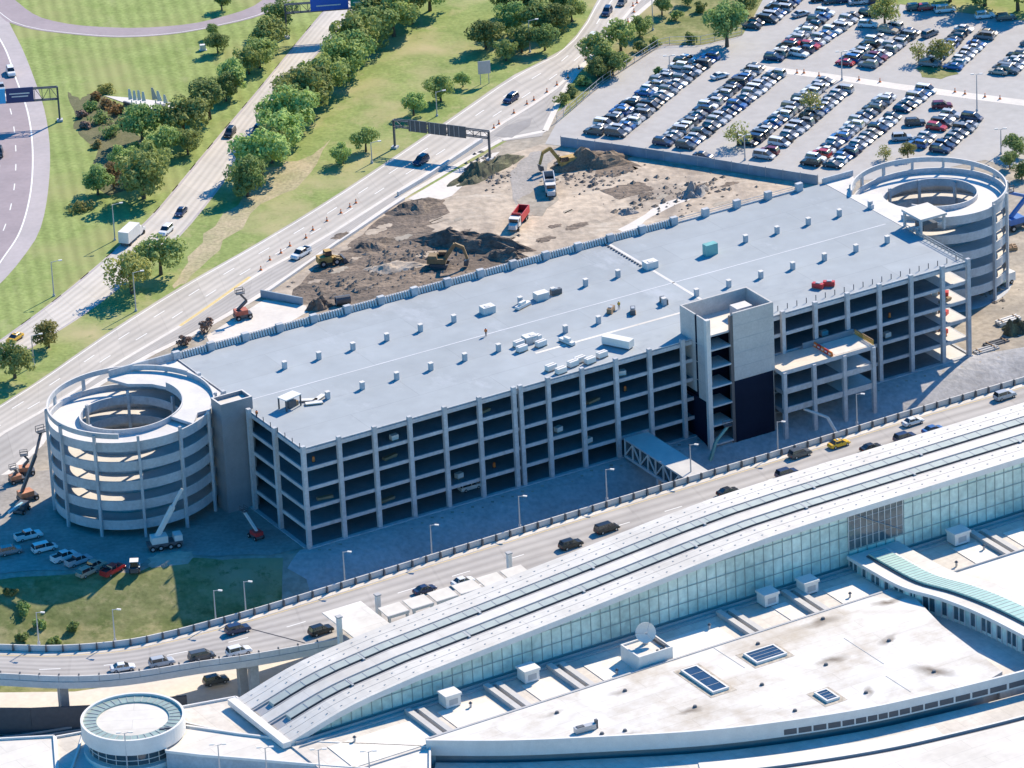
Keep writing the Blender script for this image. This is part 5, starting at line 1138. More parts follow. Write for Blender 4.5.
# ---- cars on the roads
def heading(x0, y0, x1, y1, z=0): d = W(x1, y1, z)-W(x0, y0, z); return math.atan2(d.y, d.x)
def road_dir(p, L):
    b = min(range(len(L)-1), key=lambda i: (L[i]-Vector((p.x, p.y, 0))).length); d = L[b+1]-L[b]; return math.atan2(d.y, d.x)
RM = resample(roadmid, 120)
ROAD = [(123,668,'sedan','white','white sedan with dark glass leftmost on the curving elevated road'),(162,663,'SUV','silver','silver SUV second in the line of cars on the curving road'),(202,657,'minivan','charcoal','dark blue-grey minivan third in the line on the curving road'),(239,652,'SUV','white','white SUV fourth in the line on the curving road'),(238,630,'SUV','navy','dark navy SUV in the far lane of the curving road'),(321,631,'SUV','black','black SUV on the road left of the square entrance canopy'),(425,590,'sedan','navy','dark navy sedan on the road behind the kerbside canopies'),(463,582,'sedan','white','white sedan on the road behind the kerbside canopies'),(571,545,'SUV','black','dark SUV at the left end of the glass canopies, left one'),(607,529,'minivan','black','dark van at the left run of glass canopies, right one'),(728,492,'sedan','black','black sedan close to the vaulted roof edge, below the tower'),(787,474,'SUV','navy','dark SUV close to the vaulted roof edge, left of the taxi'),(800,454,'SUV','charcoal','charcoal SUV in the far lane directly left of the taxi'),(871,448,'sedan','black','black sedan right of the taxi next to the vaulted roof'),(905,438,'SUV','navy','dark SUV right of the taxi, beside the glass canopies'),(933,430,'sedan','blue','blue sedan half under the glass canopies at right'),(913,422,'sedan','white','white sedan in the far lane right of the taxi'),(1005,396,'SUV','silver','silver SUV near the right picture edge on the elevated road')]
for x, y, k, c, lab in ROAD:
    p = W(x, y+2, 4.02); road_car(k, c, lab, p, road_dir(p, RM)+math.pi*0)
def taxi(x, y, z, rz, lab):
    T = road_car('sedan', 'yellow', lab, W(x, y, z), rz, 'taxi', name='taxi'); mb = MB(); mb.box(-.5, -.2, -.3, .3, 1.45, 1.62, WHITE2); mb.build('roof_light', T)
p = W(839, 446, 4.02); taxi(839, 446, 4.02, road_dir(p, RM), 'yellow taxi in the far lane of the elevated road')
p = W(216, 683, -5.85); road_car('SUV', 'charcoal', 'dark SUV on the lower road below the curving elevated road', p, road_dir(p, RM))
RC = resample(offset_line(RLr, RRr, .5), 80); MC = resample(offset_line(L2, M2, .5), 80)
for x, y, k, c, lab, Ln in ((230,134,'SUV','black','black SUV alone on the ramp road beside the tree rows',RC),(181,213,'sedan','navy','dark car on the ramp road above the white SUV',RC),(166,232,'SUV','white','white SUV on the ramp road beside the white box truck',RC),(258,131,'SUV','navy','dark SUV half hidden by trees on the ramp road',RC),(301,255,'pickup','white','white pickup on the main road behind the garage',MC),(421,162,'SUV','navy','dark blue SUV under the sign gantry on the main road',MC),(511,100,'SUV','navy','dark navy SUV on the main road right of the gantry',MC),(607,13,'SUV','navy','dark SUV on the curving main road near the top, lower one',MC),(622,3,'sedan','charcoal','dark car on the main road at the top edge',MC),(592,40,'SUV','white','white SUV on the curving main road beside the scrub',MC)):
    p = W(x, y+1, .055); road_car(k, c, lab, p, road_dir(p, Ln))
HM = resample([q+Vector((-6, 0, 0)) for q in hm], 60)
for x, y, k, c, lab in ((11,73,'SUV','white','white car on the mauve highway above the sign gantry'),(1,88,'sedan','silver','silver car at the left edge directly above the blue sign'),(-1,154,'SUV','black','black car at the left picture edge below the gantry shadow')):
    p = W(x, y+1, .055); road_car(k, c, lab, p, road_dir(p, HM))
p = W(15, 340, .055); taxi(15, 340, .055, road_dir(p, RC), 'yellow taxi on the ramp road at the left edge')
# box truck
p = W(132, 240, .055); T = thing('box_truck', 'white box truck with long cargo box on the ramp road', 'truck', p, road_dir(p, RC)+math.pi)
hd = road_dir(p, RC); T.rotation_euler.z = hd if math.cos(hd-math.atan2(*(W(145,224)-W(128,240)).yx)) > 0 else hd+math.pi
mb = MB(); mb.box(-4.2, 2.0, -1.25, 1.25, .9, 3.5, WHITE2); mb.build('cargo_box', T)
mb = MB(); mb.hexa([(2.05,-1.05,.5),(4.6,-1.0,.5),(4.6,1.0,.5),(2.05,1.05,.5)],[(2.05,-1.0,2.3),(3.5,-.9,2.3),(3.5,.9,2.3),(2.05,1.0,2.3)], WHITE2); mb.box(3.4, 5.2, -.95, .95, .5, 1.25, WHITE2); mb.build('cab', T)
mb = MB(); mb.face([(3.56,-.86,2.25),(4.42,-.93,1.28),(4.42,.93,1.28),(3.56,.86,2.25)], CGLASS); mb.build('windscreen', T)
mb = MB(); mb.box(-4.1, 4.0, -.6, .6, .45, .88, STEEL); mb.build('chassis', T)
for x in (-3.0, 4.1):
    for y in (-1.05, 1.05):
        mb = MB(); n = 10; a = [(x+.45*math.cos(6.283*k/n), y-.14, .45+.45*math.sin(6.283*k/n)) for k in range(n)]; mb.hexa(a, [(q[0], y+.14, q[2]) for q in a], TYRE); mb.build('wheel', T)
# site pickups near the left spiral ramp
for x, y, k, c, lab, a in ((29,541,'pickup','white','white pickup nearest the blue boom, first of the row at the spiral ramp',25),(45,553,'minivan','white','white van second in the row of parked site vehicles by the spiral ramp',25),(65,562,'pickup','white','white pickup left of the dark-topped one in the site vehicle row',35),(79,566,'pickup','silver','silver pickup with dark load bed in the site vehicle row',35),(94,571,'pickup','beige','dusty pale pickup left of the red one in the site vehicle row',45),(113,573,'pickup','red','red pickup at the sunny end of the site vehicle row',50),(11,556,'SUV','grey','grey car in deep shade at the left end of the site yard',20),(88,575,'SUV','beige','dusty beige car in front of the pale pickup in the site row',45)):
    p = W(x, y, -.5)
    p.z = zf(p.x, p.y)+.09
    road_car(k, c, lab, p, R(a), 'pickup' if k == 'pickup' else 'car', name='site_vehicle', group='vehicles parked by the left spiral ramp')
for s, t, z, c, lab in ((66, 4.2, 4.21, 'white', 'white SUV parked inside the garage behind the long front, left of the bridge'),): pass
p = g2w(34.0, 2.6, .11)
p = W(470, 489, .11); road_car('SUV', 'white', 'white SUV parked on the ground floor just inside the garage front', p, GA)
# ------------------------------------------------------------------ lamps, gantries, signs
def lamp(base, h, label, arm=2.0, ang=0., group=None, two=False):
    T = thing('street_lamp', label, 'street lamp', base, ang, group)
    mb = MB(); mb.cone((0, 0), .17, .09, 0, h, GALV, 8); mb.build('pole', T)
    mb = MB(); mb.cone((0, 0), .32, .28, -.05, .45, GCON, 8); mb.build('base', T)
    for s in ((1, -1) if two else (1,)):
        mb = MB(); mb.bar((0, 0, h-.1), (s*arm, 0, h+.15), .1, GALV); mb.build('arm', T)
        mb = MB(); mb.box(min(s*arm, s*(arm+.8)), max(s*arm, s*(arm+.8)), -.2, .2, h+.06, h+.26, WHITE2); mb.build('lamp_head', T)
    return T
for i, (x, y) in enumerate([(39,644),(115,641),(216,622),(246,613),(345,583),(432,556),(520,527),(607,500),(691,475),(778,452),(857,424)]):
    lamp(W(x, y, 4.0), 6.6, ORD[i]+' street lamp from the left along the garage side of the elevated road', .9, R(-18), 'street lamps along the elevated road')
for i, (x, y) in enumerate([(128,774),(221,786),(268,789),(321,791),(371,793)]):
    lamp(W(x, y, 5.31), 8.2, ORD[i]+' tall lamp from the left at the bottom edge below the pavilion', .7, R(0), 'tall lamps at the bottom edge', True)
for x, y, h, lab in ((115,240,8.5,'lamp post on the grass left of the white box truck'),(54,296,8,'lamp post alone on the grass left of the ramp road'),(136,311,9,'lamp post in front of the right-hand tree pair between the roads'),(437,116,6,'lamp post beside the gantry end on the verge'),(530,52,8,'lamp post beside the dark grove at the top'),(34,366,7,'lamp post between the two trees at the left edge'),(372,163,5,'lamp post on the verge below the gantry'),(653,30,8,'lamp post in the scrub between road and parking lot')):
    lamp(W(x, y, .05), h, lab, 1.6, R(10))
for x, y, h, lab in ((670,80,6,'tall lamp pole between the cars of the front left lot block'),(977,111,9,'tall lamp pole on the lot walkway at right'),(842,80,7,'tall lamp pole on the lot walkway near the middle'),(1001,160-6,6,'lamp pole behind the right spiral ramp'),(745,160,6,'lamp pole at the fence screen beside the sparse olive tree')):
    lamp(W(x, y, .05), h, lab, .6, R(0), None, True)

def gantry(label, a, b, h, panels, cat='sign gantry', legs=(True, True), depth=1.4):
    T = thing('sign_gantry', label, cat, a); d = b-a; ln = d.length; T.rotation_euler = (0, 0, math.atan2(d.y, d.x))
    for x, on in ((0, legs[0]), (ln, legs[1])):
        if not on: continue
        mb = MB(); mb.box(x-.22, x+.22, -.22, .22, 0, h+depth, STEEL); mb.build('post', T)
        mb = MB(); mb.box(x-.7, x+.7, -.7, .7, -.05, .5, GCON); mb.build('footing', T)
    mb = MB()
    for z in (h, h+depth):
        for y in (-.4, .4): mb.box(0, ln, y-.11, y+.11, z-.11, z+.11, STEEL)
    n = int(ln/1.8)
    for k in range(n+1):
        x = ln*k/n; mb.box(x-.07, x+.07, -.45, -.35, h, h+depth, STEEL)
        if k < n: mb.bar((x, .4, h if k % 2 else h+depth), (ln*(k+1)/n, .4, h+depth if k % 2 else h), .12, STEEL)
    mb.build('truss', T)
    for x0, x1, z0, z1, y, m_, txt in panels:
        mb = MB(); mb.box(x0, x1, y-.12, y+.12, z0, z1, m_); pn = mb.build('sign_panel', T)
        if txt:
            mb = MB()
            for (u0, u1, v) in txt: mb.box(x0+(x1-x0)*u0, x0+(x1-x0)*u1, y-.15, y-.122, z0+(z1-z0)*v-.14, z0+(z1-z0)*v+.14, WHITE2)
            mb.build('lettering', pn)
        else:
            mb = MB()
            for k in range(int((x1-x0)/1.2)): mb.box(x0+.5+k*1.2, x0+.6+k*1.2, y-.2, y-.122, z0+.1, z1-.1, GALV)
            mb.build('stiffeners', pn)
    return T
a = W(60,121,.05); b_ = W(-40,128,.05)
gantry('sign gantry with navy and cyan sign over the mauve highway', b_, a, 5.6, [((a-b_).length-12.0, (a-b_).length-5.6, 5.6, 9.2, -.6, SIGNN, [(.12,.86,.62),(.2,.8,.42)]), ((a-b_).length-20, (a-b_).length-12.2, 5.6, 9.2, -.6, SIGNC, [(.2,.7,.5)])], depth=3.0)
a = W(395,148,.05); b_ = W(490,160,.05); ln = (b_-a).length
gantry('dark sign gantry seen from behind across the main road', a, b_, 5.4, [(ln*.17+k*ln*.205, ln*.17+(k+1)*ln*.205-.3, 4.9, 7.7, -.6, STEEL, None) for k in range(3)], depth=1.6)
a = W(287,38,.05); b_ = W(392,30,.05); ln = (b_-a).length
gantry('sign gantry with blue and green signs over the ramp road at the top edge', a, b_, 6.4, [(ln*.24, ln*.60, 6.6, 10.8, -.6, SIGNB, [(.15,.8,.3)]), (ln*.62, ln*.74, 6.6, 10.8, -.6, SIGNG, [(.2,.8,.35)]), (ln*.76, ln*.98, 6.6, 10.8, -.6, SIGNB, [(.15,.8,.3)])], depth=2.2)
T = thing('road_sign', 'grey back of a square road sign on two posts at the verge', 'sign', W(485,84,.05), R(10))
mb = MB(); mb.box(-1.5, 1.5, -.06, .06, 2.6, 5.8, GALV); mb.build('panel', T)
for x in (-1, 1): mb = MB(); mb.box(x-.09, x+.09, .062, .2, 0, 5.6, GALV); mb.build('post', T)
# cones
cone_mb = MB(); cone_mb.box(-.3, .3, -.3, .3, 0, .08, ORANGE); cone_mb.cone((0, 0), .24, .08, .08, 1.0, ORANGE, 8); cone_mb.cone((0, 0), .19, .15, .45, .65, WHITE2, 8); cm = cone_mb.mesh('traffic_cone')
for x, y in [(356,203),(350,207),(341,213),(327,221),(313,230),(306,238),(290,246),(281,253),(270,260),(261,270),(514,113),(527,104),(534,100),(547,92),(557,85),(568,78),(579,69),(586,60),(633,6),(637,3),(634,12),(628,22),(499,124),(494,128)]:
    o = bpy.data.objects.new('traffic_cone', cm); COL.objects.link(o); o.location = W(x, y, .06); tag(o, 'orange traffic cone in the line along the main road lanes', 'cone', 'orange cones along the main road')
for x, y in [(797,73),(804,73),(819,76),(859,80),(880,82),(931,88),(955,92),(965,94),(985,97),(1000,99)]:
    o = bpy.data.objects.new('bollard', cm); COL.objects.link(o); o.location = W(x, y, .06); tag(o, 'small orange cone along the pale walkway in the parking lot', 'cone', 'cones along the lot walkway')
# ------------------------------------------------------------------ walls and fences round the site
def wallseg(nm, label, pts, h, w_, m, cat='fence', post=None, sp=3.0, z=.05):
    T = thing(nm, label, cat, pts[0]); org = pts[0]
    L_ = resample(pts, max(2, int(sum((b-a).length for a, b in zip(pts, pts[1:]))/sp)))
    for a, b in zip(L_, L_[1:]):
        a2, b2 = a-org, b-org; a2.z = b2.z = 0; d = (b2-a2).normalized(); n = Vector((-d.y, d.x, 0))*w_/2
        mb = MB(); mb.hexa([a2-n, b2-n, b2+n, a2+n], [x+Vector((0, 0, h)) for x in (a2-n, b2-n, b2+n, a2+n)], m); mb.build('panel', T)
    if post:
        for a in L_:
            mb = MB(); c = a-org; mb.cone((c.x, c.y), .09, .09, 0, h+.25, post, 6); mb.build('post', T)
    return T
wallseg('fence', 'long grey-blue screened fence between parking lot and construction site', pxs([(561,146),(620,154),(700,166),(760,176),(818,185)]), 2.3, .12, FENCEM, 'fence', GALV, 4.0)
def railfence(nm, label, pts, h, sp):
    T = thing(nm, label, 'fence', pts[0]); org = pts[0]; L_ = resample(pts, max(2, int(sum((b-a).length for a, b in zip(pts, pts[1:]))/sp)))
    for a in L_: mb = MB(); c = a-org; mb.cone((c.x, c.y), .07, .07, 0, h, GALV, 6); mb.build('post', T)
    for z in (h, h*.5, .3):
        mb = MB()
        for a, b in zip(L_, L_[1:]): mb.bar(a-org+Vector((0, 0, z)), b-org+Vector((0, 0, z)), .08, GALV)
        mb.build('rail', T)
railfence('fence', 'thin metal rail fence along the scrub side of the parking lot', pxs([(557,123),(604,83),(662,45),(703,44),(742,35)]), 2.0, 3.5)
wallseg('site_hoarding', 'short blue-grey hoarding at the left corner of the construction site', pxs([(261,297),(283,300),(303,305)]), 1.7, .3, FENCEM, 'fence', None, 4)
wallseg('jersey_barrier', 'pale concrete barrier along the work lane under the gantry', pxs([(398,196),(425,180),(446,166),(482,142)]), 1.0, .5, PCON, 'barrier', None, 3)
wallseg('jersey_barrier', 'pale low concrete barrier along the left edge of the construction site', pxs([(268,293),(335,246),(404,200)]), .6, .5, PCON, 'barrier', None, 3)
# ------------------------------------------------------------------ soil mounds
def mound(label, x, y, ln, wd, h, rot, m, seed=0, name='soil_mound', rough=.35, z=0.):
    rnd = random.Random(seed); T0 = W(x, y, z); T0.z = z-.1; nx_, ny_ = 22, 12; ph = [rnd.uniform(0, 6.28) for _ in range(8)]; v = []; f = []
    for j in range(ny_+1):
        for i in range(nx_+1):
            u, w_ = i/nx_*2-1, j/ny_*2-1
            a = math.sqrt(max(0, 1-w_*w_*.5)); b = math.sqrt(max(0, 1-u*u*.5)); uu, ww = u*a, w_*b; r = math.sqrt(uu*uu+ww*ww)
            e = 1+.12*math.sin(4*math.atan2(ww, uu)+ph[0])+.08*math.sin(7*math.atan2(ww, uu)+ph[1])
            hh = max(0, 1-r**1.6)*(1+rough*math.sin(7*u+ph[2])*math.sin(4*w_+ph[3])+rough*.8*rnd.uniform(-.5, .5))
            v.append((uu*ln/2*e, ww*wd/2*e, hh*h))
    for j in range(ny_):
        for i in range(nx_): q = j*(nx_+1)+i; f.append((q, q+1, q+nx_+2, q+nx_+1))
    me = bpy.data.meshes.new(name); me.from_pydata(v, [], f); me.materials.append(m)
    o = link(bpy.data.objects.new(name, me)); o.location = T0; o.rotation_euler = (0, 0, R(rot)); tag(o, label, 'soil mound'); return o
mound('long dark ridge of dug soil across the middle of the construction site', 472, 246, 27, 7, 3.4, -22, DARKSOIL, 1)
mound('dark heap continuing the long soil ridge towards the garage', 508, 258, 12, 6, 2.2, -30, DARKSOIL, 2)
mound('rounded brown soil heap beside the left end of the garage roof parapet', 319, 308, 6, 3.5, 2.6, 20, DARKSOIL, 3)
mound('low grey rubble heap near the right part of the construction site', 694, 194, 8, 5, 2.0, 35, GRAVEL, 4, rough=.7)
mound('small grey heap in the middle right of the construction site', 628, 213, 5, 3, 1.2, 10, GRAVEL, 5)
mound('brown heap of dug earth right behind the yellow excavator', 590, 164, 20, 8, 3.4, 10, mat('brown_soil', (.26,.19,.125), .95, .25, .3, (.17,.125,.09), fine=.3), 6)
mound('low brown heap at the upper left of the dark soil field', 415, 208, 14, 8, 1.8, 30, DARKSOIL, 7)
mound('low brown heap in the middle of the dark soil field', 372, 246, 12, 7, 1.5, 30, DARKSOIL, 8)
mound('low tan heap left of the dark excavator', 395, 268, 14, 6, 1.3, 10, SAND, 9)
mound('overgrown rubble bank beside the work lane by the gantry', 486, 172, 24, 6, 2.4, 48, mat('overgrown_rubble', (.16,.16,.085), .95, .3, .5, (.075,.07,.05), fine=.4), 10, rough=.7)
mound('dark rubble clump at the foot of the gantry right post', 474, 169, 5, 3, 1.6, 20, DARKSOIL, 11)
mound('dark overgrown rubble heap at the right picture edge below the spiral ramp', 1016, 338, 9, 8, 3.2, 60, MATS['overgrown_rubble'], 12, rough=.8, z=-1.5)
mound('sunlit sandy heap at the sunny corner of the site vehicle yard', 164, 571, 7, 3.4, 1.4, 10, SAND, 13, z=-1.6)
T = thing('concrete_pipe', 'dark open concrete pipe lying beside the brown soil heap', 'pipe', W(343,304,.1), R(15)); mb = MB(); 
for k in range(14):
    a0, a1 = 6.283*k/14, 6.283*(k+1)/14
    for r_ in (1.0, .8): mb.face([(-1.6, r_*math.cos(a0), 1+r_*math.sin(a0)), (1.6, r_*math.cos(a0), 1+r_*math.sin(a0)), (1.6, r_*math.cos(a1), 1+r_*math.sin(a1)), (-1.6, r_*math.cos(a1), 1+r_*math.sin(a1))], STEEL)
    for x in (-1.6, 1.6): mb.face([(x, math.cos(a0), 1+math.sin(a0)), (x, math.cos(a1), 1+math.sin(a1)), (x, .8*math.cos(a1), 1+.8*math.sin(a1)), (x, .8*math.cos(a0), 1+.8*math.sin(a0))], GCON)
mb.build('shell', T)
# ------------------------------------------------------------------ machines
mat('dull_red_paint', (.42,.12,.08), .7, .2, 1.); mat('dull_orange_paint', (.50,.22,.12), .7, .25, 1.)
def wheel_part(T, x, y, r, w_, nm='wheel'):
    mb = MB(); n = 12; a = [(x+r*math.cos(6.283*k/n), y-w_/2, r+r*math.sin(6.283*k/n)) for k in range(n)]; mb.hexa(a, [(q[0], y+w_/2, q[2]) for q in a], TYRE)
    o = mb.build(nm, T); mb = MB(); s = 1 if y > 0 else -1; yy = y+s*w_/2; a = [(x+r*.5*math.cos(6.283*k/n), yy, r+r*.5*math.sin(6.283*k/n)) for k in range(n)]; mb.hexa(a, [(q[0], yy+s*.03, q[2]) for q in a], GALV); mb.build('rim', o)
def excavator(label, loc, rz, m_, sc_=1., reach=1.):
    T = thing('excavator', label, 'excavator', loc, rz)
    for s in (-1, 1):
        mb = MB(); mb.hexa([(-1.7, s*1.3-.3, 0), (1.7, s*1.3-.3, 0), (1.7, s*1.3+.3, 0), (-1.7, s*1.3+.3, 0)], [(-2.1, s*1.3-.3, .9), (2.1, s*1.3-.3, .9), (2.1, s*1.3+.3, .9), (-2.1, s*1.3+.3, .9)], STEEL); mb.build('track', T)
    mb = MB(); mb.box(-2.6, 1.5, -1.35, 1.35, 1.0, 2.1, m_); mb.hexa([(-2.6,-1.3,2.1),(-.3,-1.3,2.1),(-.3,1.3,2.1),(-2.6,1.3,2.1)], [(-2.4,-1.1,2.7),(-.5,-1.1,2.7),(-.5,1.1,2.7),(-2.4,1.1,2.7)], m_); mb.build('body', T)
    mb = MB(); mb.box(-.2, 1.5, .25, 1.3, 2.11, 3.2, CGLASS, m_); mb.build('cab', T)
    mb = MB(); mb.bar((1.2, -.3, 1.8), (3.6*reach, -.3, 5.4), .55, m_, h=.8); mb.bar((3.5*reach, -.3, 5.4), (5.4*reach, -.3, 4.6), .5, m_, h=.7); mb.build('boom', T)
    mb = MB(); mb.bar((5.3*reach, -.3, 4.8), (6.2*reach, -.3, 1.9), .4, m_, h=.55); mb.build('stick', T)
    mb = MB(); mb.hexa([(5.4*reach,-.9,.5),(6.3*reach,-.9,.4),(6.3*reach,.3,.4),(5.4*reach,.3,.5)],[(5.5*reach,-.9,1.5),(6.6*reach,-.9,1.9),(6.6*reach,.3,1.9),(5.5*reach,.3,1.5)], STEEL); mb.build('bucket', T)
    T.scale = (sc_,)*3; return T
excavator('yellow excavator digging at the brown earth heap beside the blue truck', W(566,168,.05), R(200), mat('dull_yellow_paint', (.42,.27,.08), .7, .25, 1., fine=.2), 1.0)
excavator('dark dusty excavator working below the long soil ridge', W(440,266,.05), R(-10), mat('dusty_paint', (.24,.17,.09), .8, .2, 1.), 1.0)
def dumptruck(label, loc, rz, mc, mbx):
    T = thing('dump_truck', label, 'dump truck', loc, rz)
    mb = MB(); mb.box(-4.2, 4.0, -.5, .5, .8, 1.15, STEEL); mb.build('chassis', T)
    mb = MB(); mb.box(2.0, 3.9, -1.15, 1.15, .7, 2.8, mc); mb.hexa([(3.91,-.95,.7),(5.2,-.9,.7),(5.2,.9,.7),(3.91,.95,.7)],[(3.91,-.9,1.8),(5.1,-.8,1.65),(5.1,.8,1.65),(3.91,.9,1.8)], mc); mb.build('cab', T)
    mb = MB(); mb.face([(3.93,-.95,1.85),(3.93,.95,1.85),(3.93,.95,2.65),(3.93,-.95,2.65)], CGLASS); mb.box(2.6, 3.6, -1.17, 1.17, 1.9, 2.6, CGLASS); mb.build('windows', T)
    mb = MB()
    for y in (-1.25, 1.05): mb.box(-4.4, 1.8, y, y+.2, 1.2, 2.9, mbx)
    mb.box(-4.4, -4.2, -1.04, 1.04, 1.2, 2.9, mbx); mb.box(1.6, 1.8, -1.04, 1.04, 1.2, 3.3, mbx); mb.box(-4.19, 1.59, -1.04, 1.04, 1.2, 1.6, BLACK); mb.build('bed', T)
    for x in (-3.2, -1.9, 3.6):
        for y in (-1.0, 1.0): wheel_part(T, x, y, .52, .35)
    return T
d = W(512,233)-W(527,213); dumptruck('red dump truck with white cab driving across the construction site', W(519,224,.06), math.atan2(d.y, d.x), WHITE2, REDP)
d = W(548,170)-W(553,196); dumptruck('pale dump truck waiting beside the yellow excavator', W(550,190,.06), math.atan2(-d.y, -d.x), PCON, GALV)
def loader(label, loc, rz, m_):
    T = thing('wheel_loader', label, 'loader', loc, rz)
    mb = MB(); mb.box(-2.8, .2, -1.1, 1.1, .8, 2.2, m_); mb.box(.2, 1.4, -.6, .6, .8, 1.6, m_); mb.build('body', T)
    mb = MB(); mb.box(-1.2, .3, -.8, .8, 2.21, 3.4, CGLASS, m_); mb.build('cab', T)
    mb = MB()
    for y in (-.7, .7): mb.bar((.8, y, 1.7), (3.0, y, .8), .25, m_)
    mb.build('lift_arms', T)
    mb = MB(); mb.hexa([(2.8,-1.4,.15),(4.0,-1.4,.1),(4.0,1.4,.1),(2.8,1.4,.15)],[(2.8,-1.4,1.3),(3.2,-1.4,1.3),(3.2,1.4,1.3),(2.8,1.4,1.3)], STEEL); mb.build('bucket', T)
    for x in (-1.9, 1.2):
        for y in (-1.1, 1.1): wheel_part(T, x, y, .75, .55)
loader('yellow wheel loader beside the main road at the edge of the dark soil', W(330,264,.06), R(20), MATS['dull_yellow_paint'])
def boomlift(label, loc, rz, pts, m_, mb_, basket=True, name='boom_lift', sc_=1.):
    T = thing(name, label, 'boom lift', loc, rz)
    mb = MB(); mb.box(-1.7, 1.7, -.9, .9, .5, 1.0, STEEL); mb.box(-1.6, .9, -.95, .95, 1.0, 1.9, m_); mb.build('chassis', T)
    for x in (-1.2, 1.2):
        for y in (-1.0, 1.0): wheel_part(T, x, y, .48, .35)
    mb = MB(); w_ = .5
    for a, b in zip(pts, pts[1:]): mb.bar(a, b, w_, mb_); w_ *= .8
    mb.build('boom', T)
    if basket:
        c = Vector(pts[-1]); mb = MB(); mb.box(c.x-.8, c.x+.8, c.y-.5, c.y+.5, c.z, c.z+.15, STEEL)
        for x in (-.8, .8):
            for y in (-.5, .5): mb.bar((c.x+x, c.y+y, c.z), (c.x+x, c.y+y, c.z+1.1), .08, STEEL)
        for z in (.55, 1.1):
            mb.bar((c.x-.8, c.y-.5, c.z+z), (c.x+.8, c.y-.5, c.z+z), .08, STEEL); mb.bar((c.x-.8, c.y+.5, c.z+z), (c.x+.8, c.y+.5, c.z+z), .08, STEEL)
        mb.build('basket', T)
    T.scale = (sc_,)*3; return T
boomlift('red boom lift with raised dark basket on the road behind the garage', W(243,318,.06), R(20), [(-1,0,1.9),(1.0,0,3.5),(-.3,0,5.2)], MATS['dull_red_paint'], STEEL, sc_=1.1)
boomlift('orange lift with dark deck on the road left of the spiral ramp, nearest the ramp', W(27,474,.06), R(10), [(-.6,0,1.9),(.6,0,3.2),(-.3,0,4.4)], MATS['dull_orange_paint'], STEEL, sc_=.95)
boomlift('orange lift with dark deck on the road left of the spiral ramp, farther left', W(17,482,.06), R(25), [(-.6,0,1.9),(.3,0,2.6),(-.6,0,3.3)], MATS['dull_orange_paint'], STEEL, sc_=.9)
boomlift('dark boom lift reaching up to the side of the left spiral ramp', W(28,500,-.05), R(30), [(-1,0,1.9),(2.2,0,8.0),(5.0,3.0,10.5)], MATS['dull_orange_paint'], STEEL, sc_=1.15)
boomlift('pale blue crane boom lying low at the left edge of the yard', W(22,512,-.05), R(248), [(-.5,0,1.7),(5.5,0,2.4)], STEEL, mat('pale_blue_paint', (.32,.52,.58), .5, .1, 1.), basket=False)
boomlift('red boom lift in the shade between stair tower and garage corner', W(256,538,.05), R(125), [(-.6,0,1.8),(4.2,0,5.0)], REDP, PCON, sc_=.9)
boomlift('green boom lift standing in the trench at the foot of the lift tower', W(708,478,-6), R(20), [(0,0,1.8),(1.8,0,7.0),(4.3,0,9.6)], TEALP, TEALP, sc_=1.1)
boomlift('white crane boom lying by the lamp in front of the annex deck', W(838,452,-6), R(165), [(-1,0,2.0),(2,0,7.6),(7,-.8,8.8)], STEEL, WHITE2, basket=False)
boomlift('red boom lift basket at the right end of the garage roof', W(968,292,0), R(100), [(0,0,1.9),(.4,0,9.0),(.2,.3,17.6)], REDP, REDP, sc_=1.0)
T = thing('mobile_crane', 'white mobile crane with raised boom in front of the left spiral ramp', 'crane', W(165,551,-.6), R(15)); z0 = zf(T.location.x, T.location.y)+.1; T.location.z = z0
mb = MB(); mb.box(-3.4, 3.4, -1.2, 1.2, .8, 1.5, STEEL); mb.build('chassis', T)
mb = MB(); mb.box(-2.6, .6, -1.1, 1.1, 1.5, 2.9, WHITE2); mb.build('turret', T)
mb = MB(); mb.box(1.9, 3.5, -1.1, 1.1, 1.5, 2.7, WHITE2); mb.box(2.4, 3.52, -1.02, 1.02, 1.95, 2.55, CGLASS); mb.build('cab', T)
mb = MB(); mb.bar((-1.4, 0, 2.6), (2.4, .8, 8.2), .8, WHITE2); mb.bar((2.2, .76, 7.9), (4.6, 1.3, 11.4), .5, PCON); mb.build('boom', T)
for x in (-2.6, -1.0, 1.0, 2.6):
    for y in (-1.1, 1.1): wheel_part(T, x, y, .6, .4)
T = thing('site_loader', 'white compact loader beside the red pickup at the spiral ramp', 'loader', W(135,573,-.8), R(90)); T.location.z = zf(T.location.x, T.location.y)+.1
mb = MB(); mb.box(-1.4, 1.2, -.8, .8, .4, 1.3, STEEL); mb.build('body', T); mb = MB(); mb.box(-.9, .7, -.75, .75, 1.3, 2.5, CGLASS, WHITE2); mb.box(-1.0, .8, -.85, .85, 2.5, 2.6, WHITE2); mb.build('cab', T)
mb = MB()
for y in (-.95, .95): mb.bar((-1.2, y, 1.5), (1.8, y, .5), .2, WHITE2)
mb.build('lift_arms', T); mb = MB(); mb.box(1.7, 2.2, -1.0, 1.0, .15, .8, WHITE2); mb.build('bucket', T)
for x in (-.8, .8):
    for y in (-.85, .85): wheel_part(T, x, y, .42, .3)
